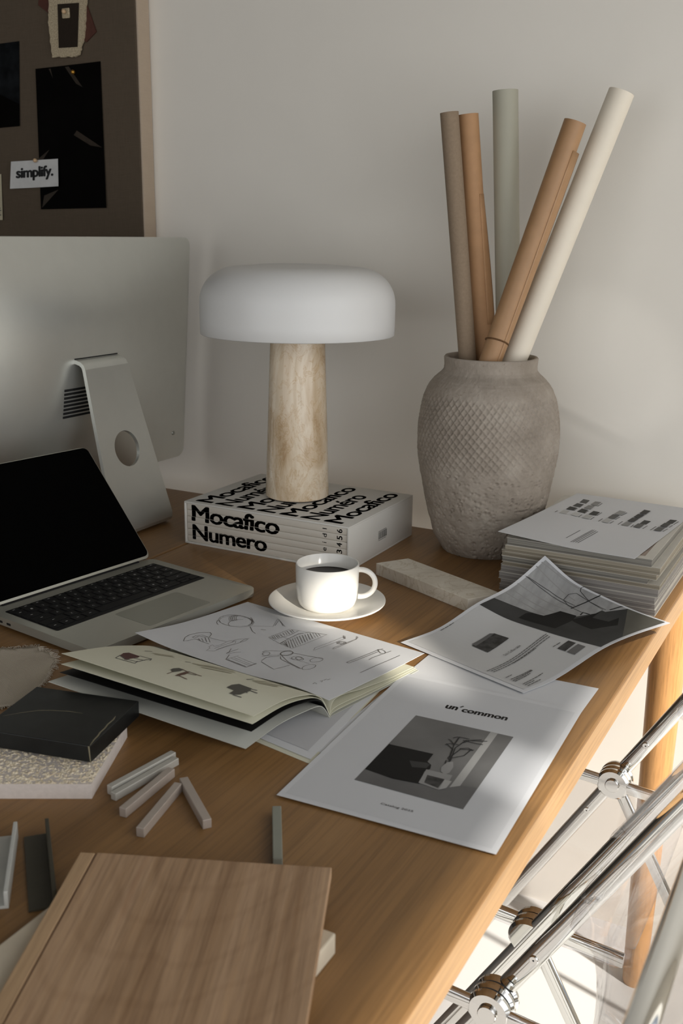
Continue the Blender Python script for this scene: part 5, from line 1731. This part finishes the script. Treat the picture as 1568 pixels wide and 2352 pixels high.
def chair(yf, yn, label):
    t = thing('folding_chair', label, 'chair', (HX, (yf + yn) / 2, 0), 0, 'clear folding chairs at the desk')
    H = Vector((HX, 0, HZ))

    def at(y, p): return Vector((p.x, y, p.z))
    ins = -1 if yf > yn else 1
    # back frame with the front legs: an inverted U of flattened tube, one mesh
    foot, top = H + BD * -0.510, H + BD * 0.400
    pts = []
    rc = 0.035
    pts += [at(yf, foot), at(yf, H - BD * .25), at(yf, H), at(yf, H + BD * .2), at(yf, top - BD * rc)]
    for i in range(1, 7):
        a = math.radians(90 * i / 6)
        pts.append(at(yf - rc * (1 - math.cos(a)), top - BD * rc + BD * (rc * math.sin(a))))
    for k in (.25, .5, .75):
        pts.append(at(yf - rc + (yn + 2 * rc - yf) * k, top))
    for i in range(0, 7):
        a = math.radians(90 - 90 * i / 6)
        pts.append(at(yn + rc * (1 - math.cos(a)), top - BD * rc + BD * (rc * math.sin(a))))
    pts += [at(yn, H + BD * .2), at(yn, H), at(yn, H - BD * .25), at(yn, foot)]
    bm = MB(); tube(bm, pts, 0.0108, 0.0062, 20, side=BN)
    obj('back_frame', bm, M['chrome'], t, world=True, smooth=True, angle=60)
    # rear leg frame: U with its bar at the floor
    y1, y2 = yf - 0.0125, yn + 0.0125
    rf = H + RD * 0.497
    pts = [at(y1, H), at(y1, H + RD * .2), at(y1, rf - RD * rc)]
    for i in range(1, 7):
        a = math.radians(90 * i / 6)
        pts.append(at(y1 - rc * (1 - math.cos(a)), rf - RD * rc + RD * (rc * math.sin(a))))
    for i in range(0, 7):
        a = math.radians(90 - 90 * i / 6)
        pts.append(at(y2 + rc * (1 - math.cos(a)), rf - RD * rc + RD * (rc * math.sin(a))))
    pts += [at(y2, H + RD * .2), at(y2, H)]
    bm = MB(); tube(bm, pts, 0.0095, 0.0050, 20, side=Vector((RD.z, 0, -RD.x)))
    obj('rear_leg_frame', bm, M['chrome'], t, world=True, smooth=True, angle=60)
    # seat frame: U open to the rear
    y1, y2 = yf - 0.0250, yn + 0.0250
    fr, rr_ = H - SD * 0.385, H + SD * 0.105
    pts = [at(y1, rr_), at(y1, H), at(y1, H - SD * .2), at(y1, fr + SD * rc)]
    for i in range(1, 7):
        a = math.radians(90 * i / 6)
        pts.append(at(y1 - rc * (1 - math.cos(a)), fr + SD * rc - SD * (rc * math.sin(a))))
    for i in range(0, 7):
        a = math.radians(90 - 90 * i / 6)
        pts.append(at(y2 + rc * (1 - math.cos(a)), fr + SD * rc - SD * (rc * math.sin(a))))
    pts += [at(y2, H - SD * .2), at(y2, H), at(y2, rr_)]
    bm = MB(); tube(bm, pts, 0.0100, 0.0052, 20, side=Vector((SD.z, 0, -SD.x)))
    obj('seat_frame', bm, M['chrome'], t, world=True, smooth=True, angle=60)
    # triple-disc hinges
    for y0, s in ((yf, -1), (yn, 1)):
        bm = MB()
        for k in range(3):
            disc(bm, (HX, y0 + s * 0.0125 * k, HZ), (0, 1, 0), 0.0245, 0.0108, 44, 0.0035)
        disc(bm, (HX, y0 + s * 0.0325, HZ), (0, 1, 0), 0.0105, 0.0035, 30, 0.001)
        hg = obj('hinge', bm, M['chrome'], t, world=True, smooth=True, angle=35)
        bm = MB()
        for k in range(2):
            disc(bm, (HX, y0 + s * (0.00625 + 0.0125 * k), HZ), (0, 1, 0), 0.0222, 0.0017, 40, 0.0004)
        obj('washer', bm, M['rubber'], hg, world=True, smooth=True, angle=35)
    # screws
    for y0, s in ((yf, -1), (yn, 1)):
        for l in (0.075, -0.078, 0.35):
            p = at(y0 + s * 0.0066, H + BD * l)
            bm = MB(); disc(bm, p, (0, 1, 0), 0.0052, 0.0022, 20, 0.0008)
            sc_ = obj('screw', bm, M['chrome'], t, world=True, smooth=True, angle=35)
            bm = MB(); disc(bm, p + Vector((0, s * 0.0011, 0)), (0, 1, 0), 0.0011, 0.0004, 10, 0.0001)
            obj('screw_hole', bm, M['black'], sc_, world=True)
        p = at(y0 + s * (0.0125 + 0.0056), H + RD * 0.07)
        bm = MB(); disc(bm, p, (0, 1, 0), 0.0045, 0.0018, 20, 0.0007)
        obj('screw', bm, M['chrome'], t, world=True, smooth=True, angle=35)
    # rubber feet
    for y0 in (yf, yn):
        bm = MB(); tube(bm, [at(y0, foot - BD * 0.0085), at(y0, foot + BD * .012)], 0.0122, 0.0076, 20, side=BN)
        obj('foot', bm, M['rubber'], t, world=True, smooth=True, angle=50)
    # clear seat: dished sheet whose sides curl down over the rails
    ya, yb = yf - 0.0190, yn + 0.0190
    def seat(s, u):
        l = -0.388 + 0.500 * s
        e = abs(2 * u - 1)
        rnd = 0.028
        h = 0.0130 - 0.010 * (1 - e ** 4)
        h -= 0.022 * max(0, (e - 0.935) / 0.065) ** 2
        p = H + SD * l + Vector((0, 0, h - 0.012 * max(0, (0.05 - s) / 0.05) ** 2 - 0.012 * max(0, (s - .95) / .05) ** 2))
        # rounded corners in plan
        cut = 0
        for s_e in (0, 1):
            ds = abs(s - s_e) * 0.50
            if ds < rnd:
                cut = max(cut, rnd - math.sqrt(max(0, rnd * rnd - (rnd - ds) ** 2)))
        y = (ya - cut) + ((yb + cut) - (ya - cut)) * u
        return at(y, p)
    sheet_obj('seat', seat, M['acrylic'], t, 36, 44, th=0.0042)
    # clear back: sheet between the uprights, bowed to the rear
    ya, yb = yf + 0.0085, yn - 0.0085
    def back(s, u):
        l = 0.165 + 0.222 * s
        e = abs(2 * u - 1)
        bow = 0.0125 + 0.034 * (1 - e ** 2.6)
        bow -= 0.026 * max(0, (e - 0.955) / 0.045) ** 2
        rnd = 0.045
        cut = 0
        for s_e in (0, 1):
            ds = abs(s - s_e) * 0.222
            if ds < rnd:
                cut = max(cut, rnd - math.sqrt(max(0, rnd * rnd - (rnd - ds) ** 2)))
        y = (ya - cut) + ((yb + cut) - (ya - cut)) * u
        return at(y, H + BD * l + BN * (bow + 0.010 * max(0, (.12 - s) / .12) ** 2))
    sheet_obj('backrest', back, M['acrylic'], t, 36, 44, th=0.0042)
    return t


chair(-0.160, -0.585, 'clear acrylic and chrome folding chair at the desk, nearer the wall')
chair(-0.692, -1.117, 'clear acrylic and chrome folding chair cut off by the lower right corner')
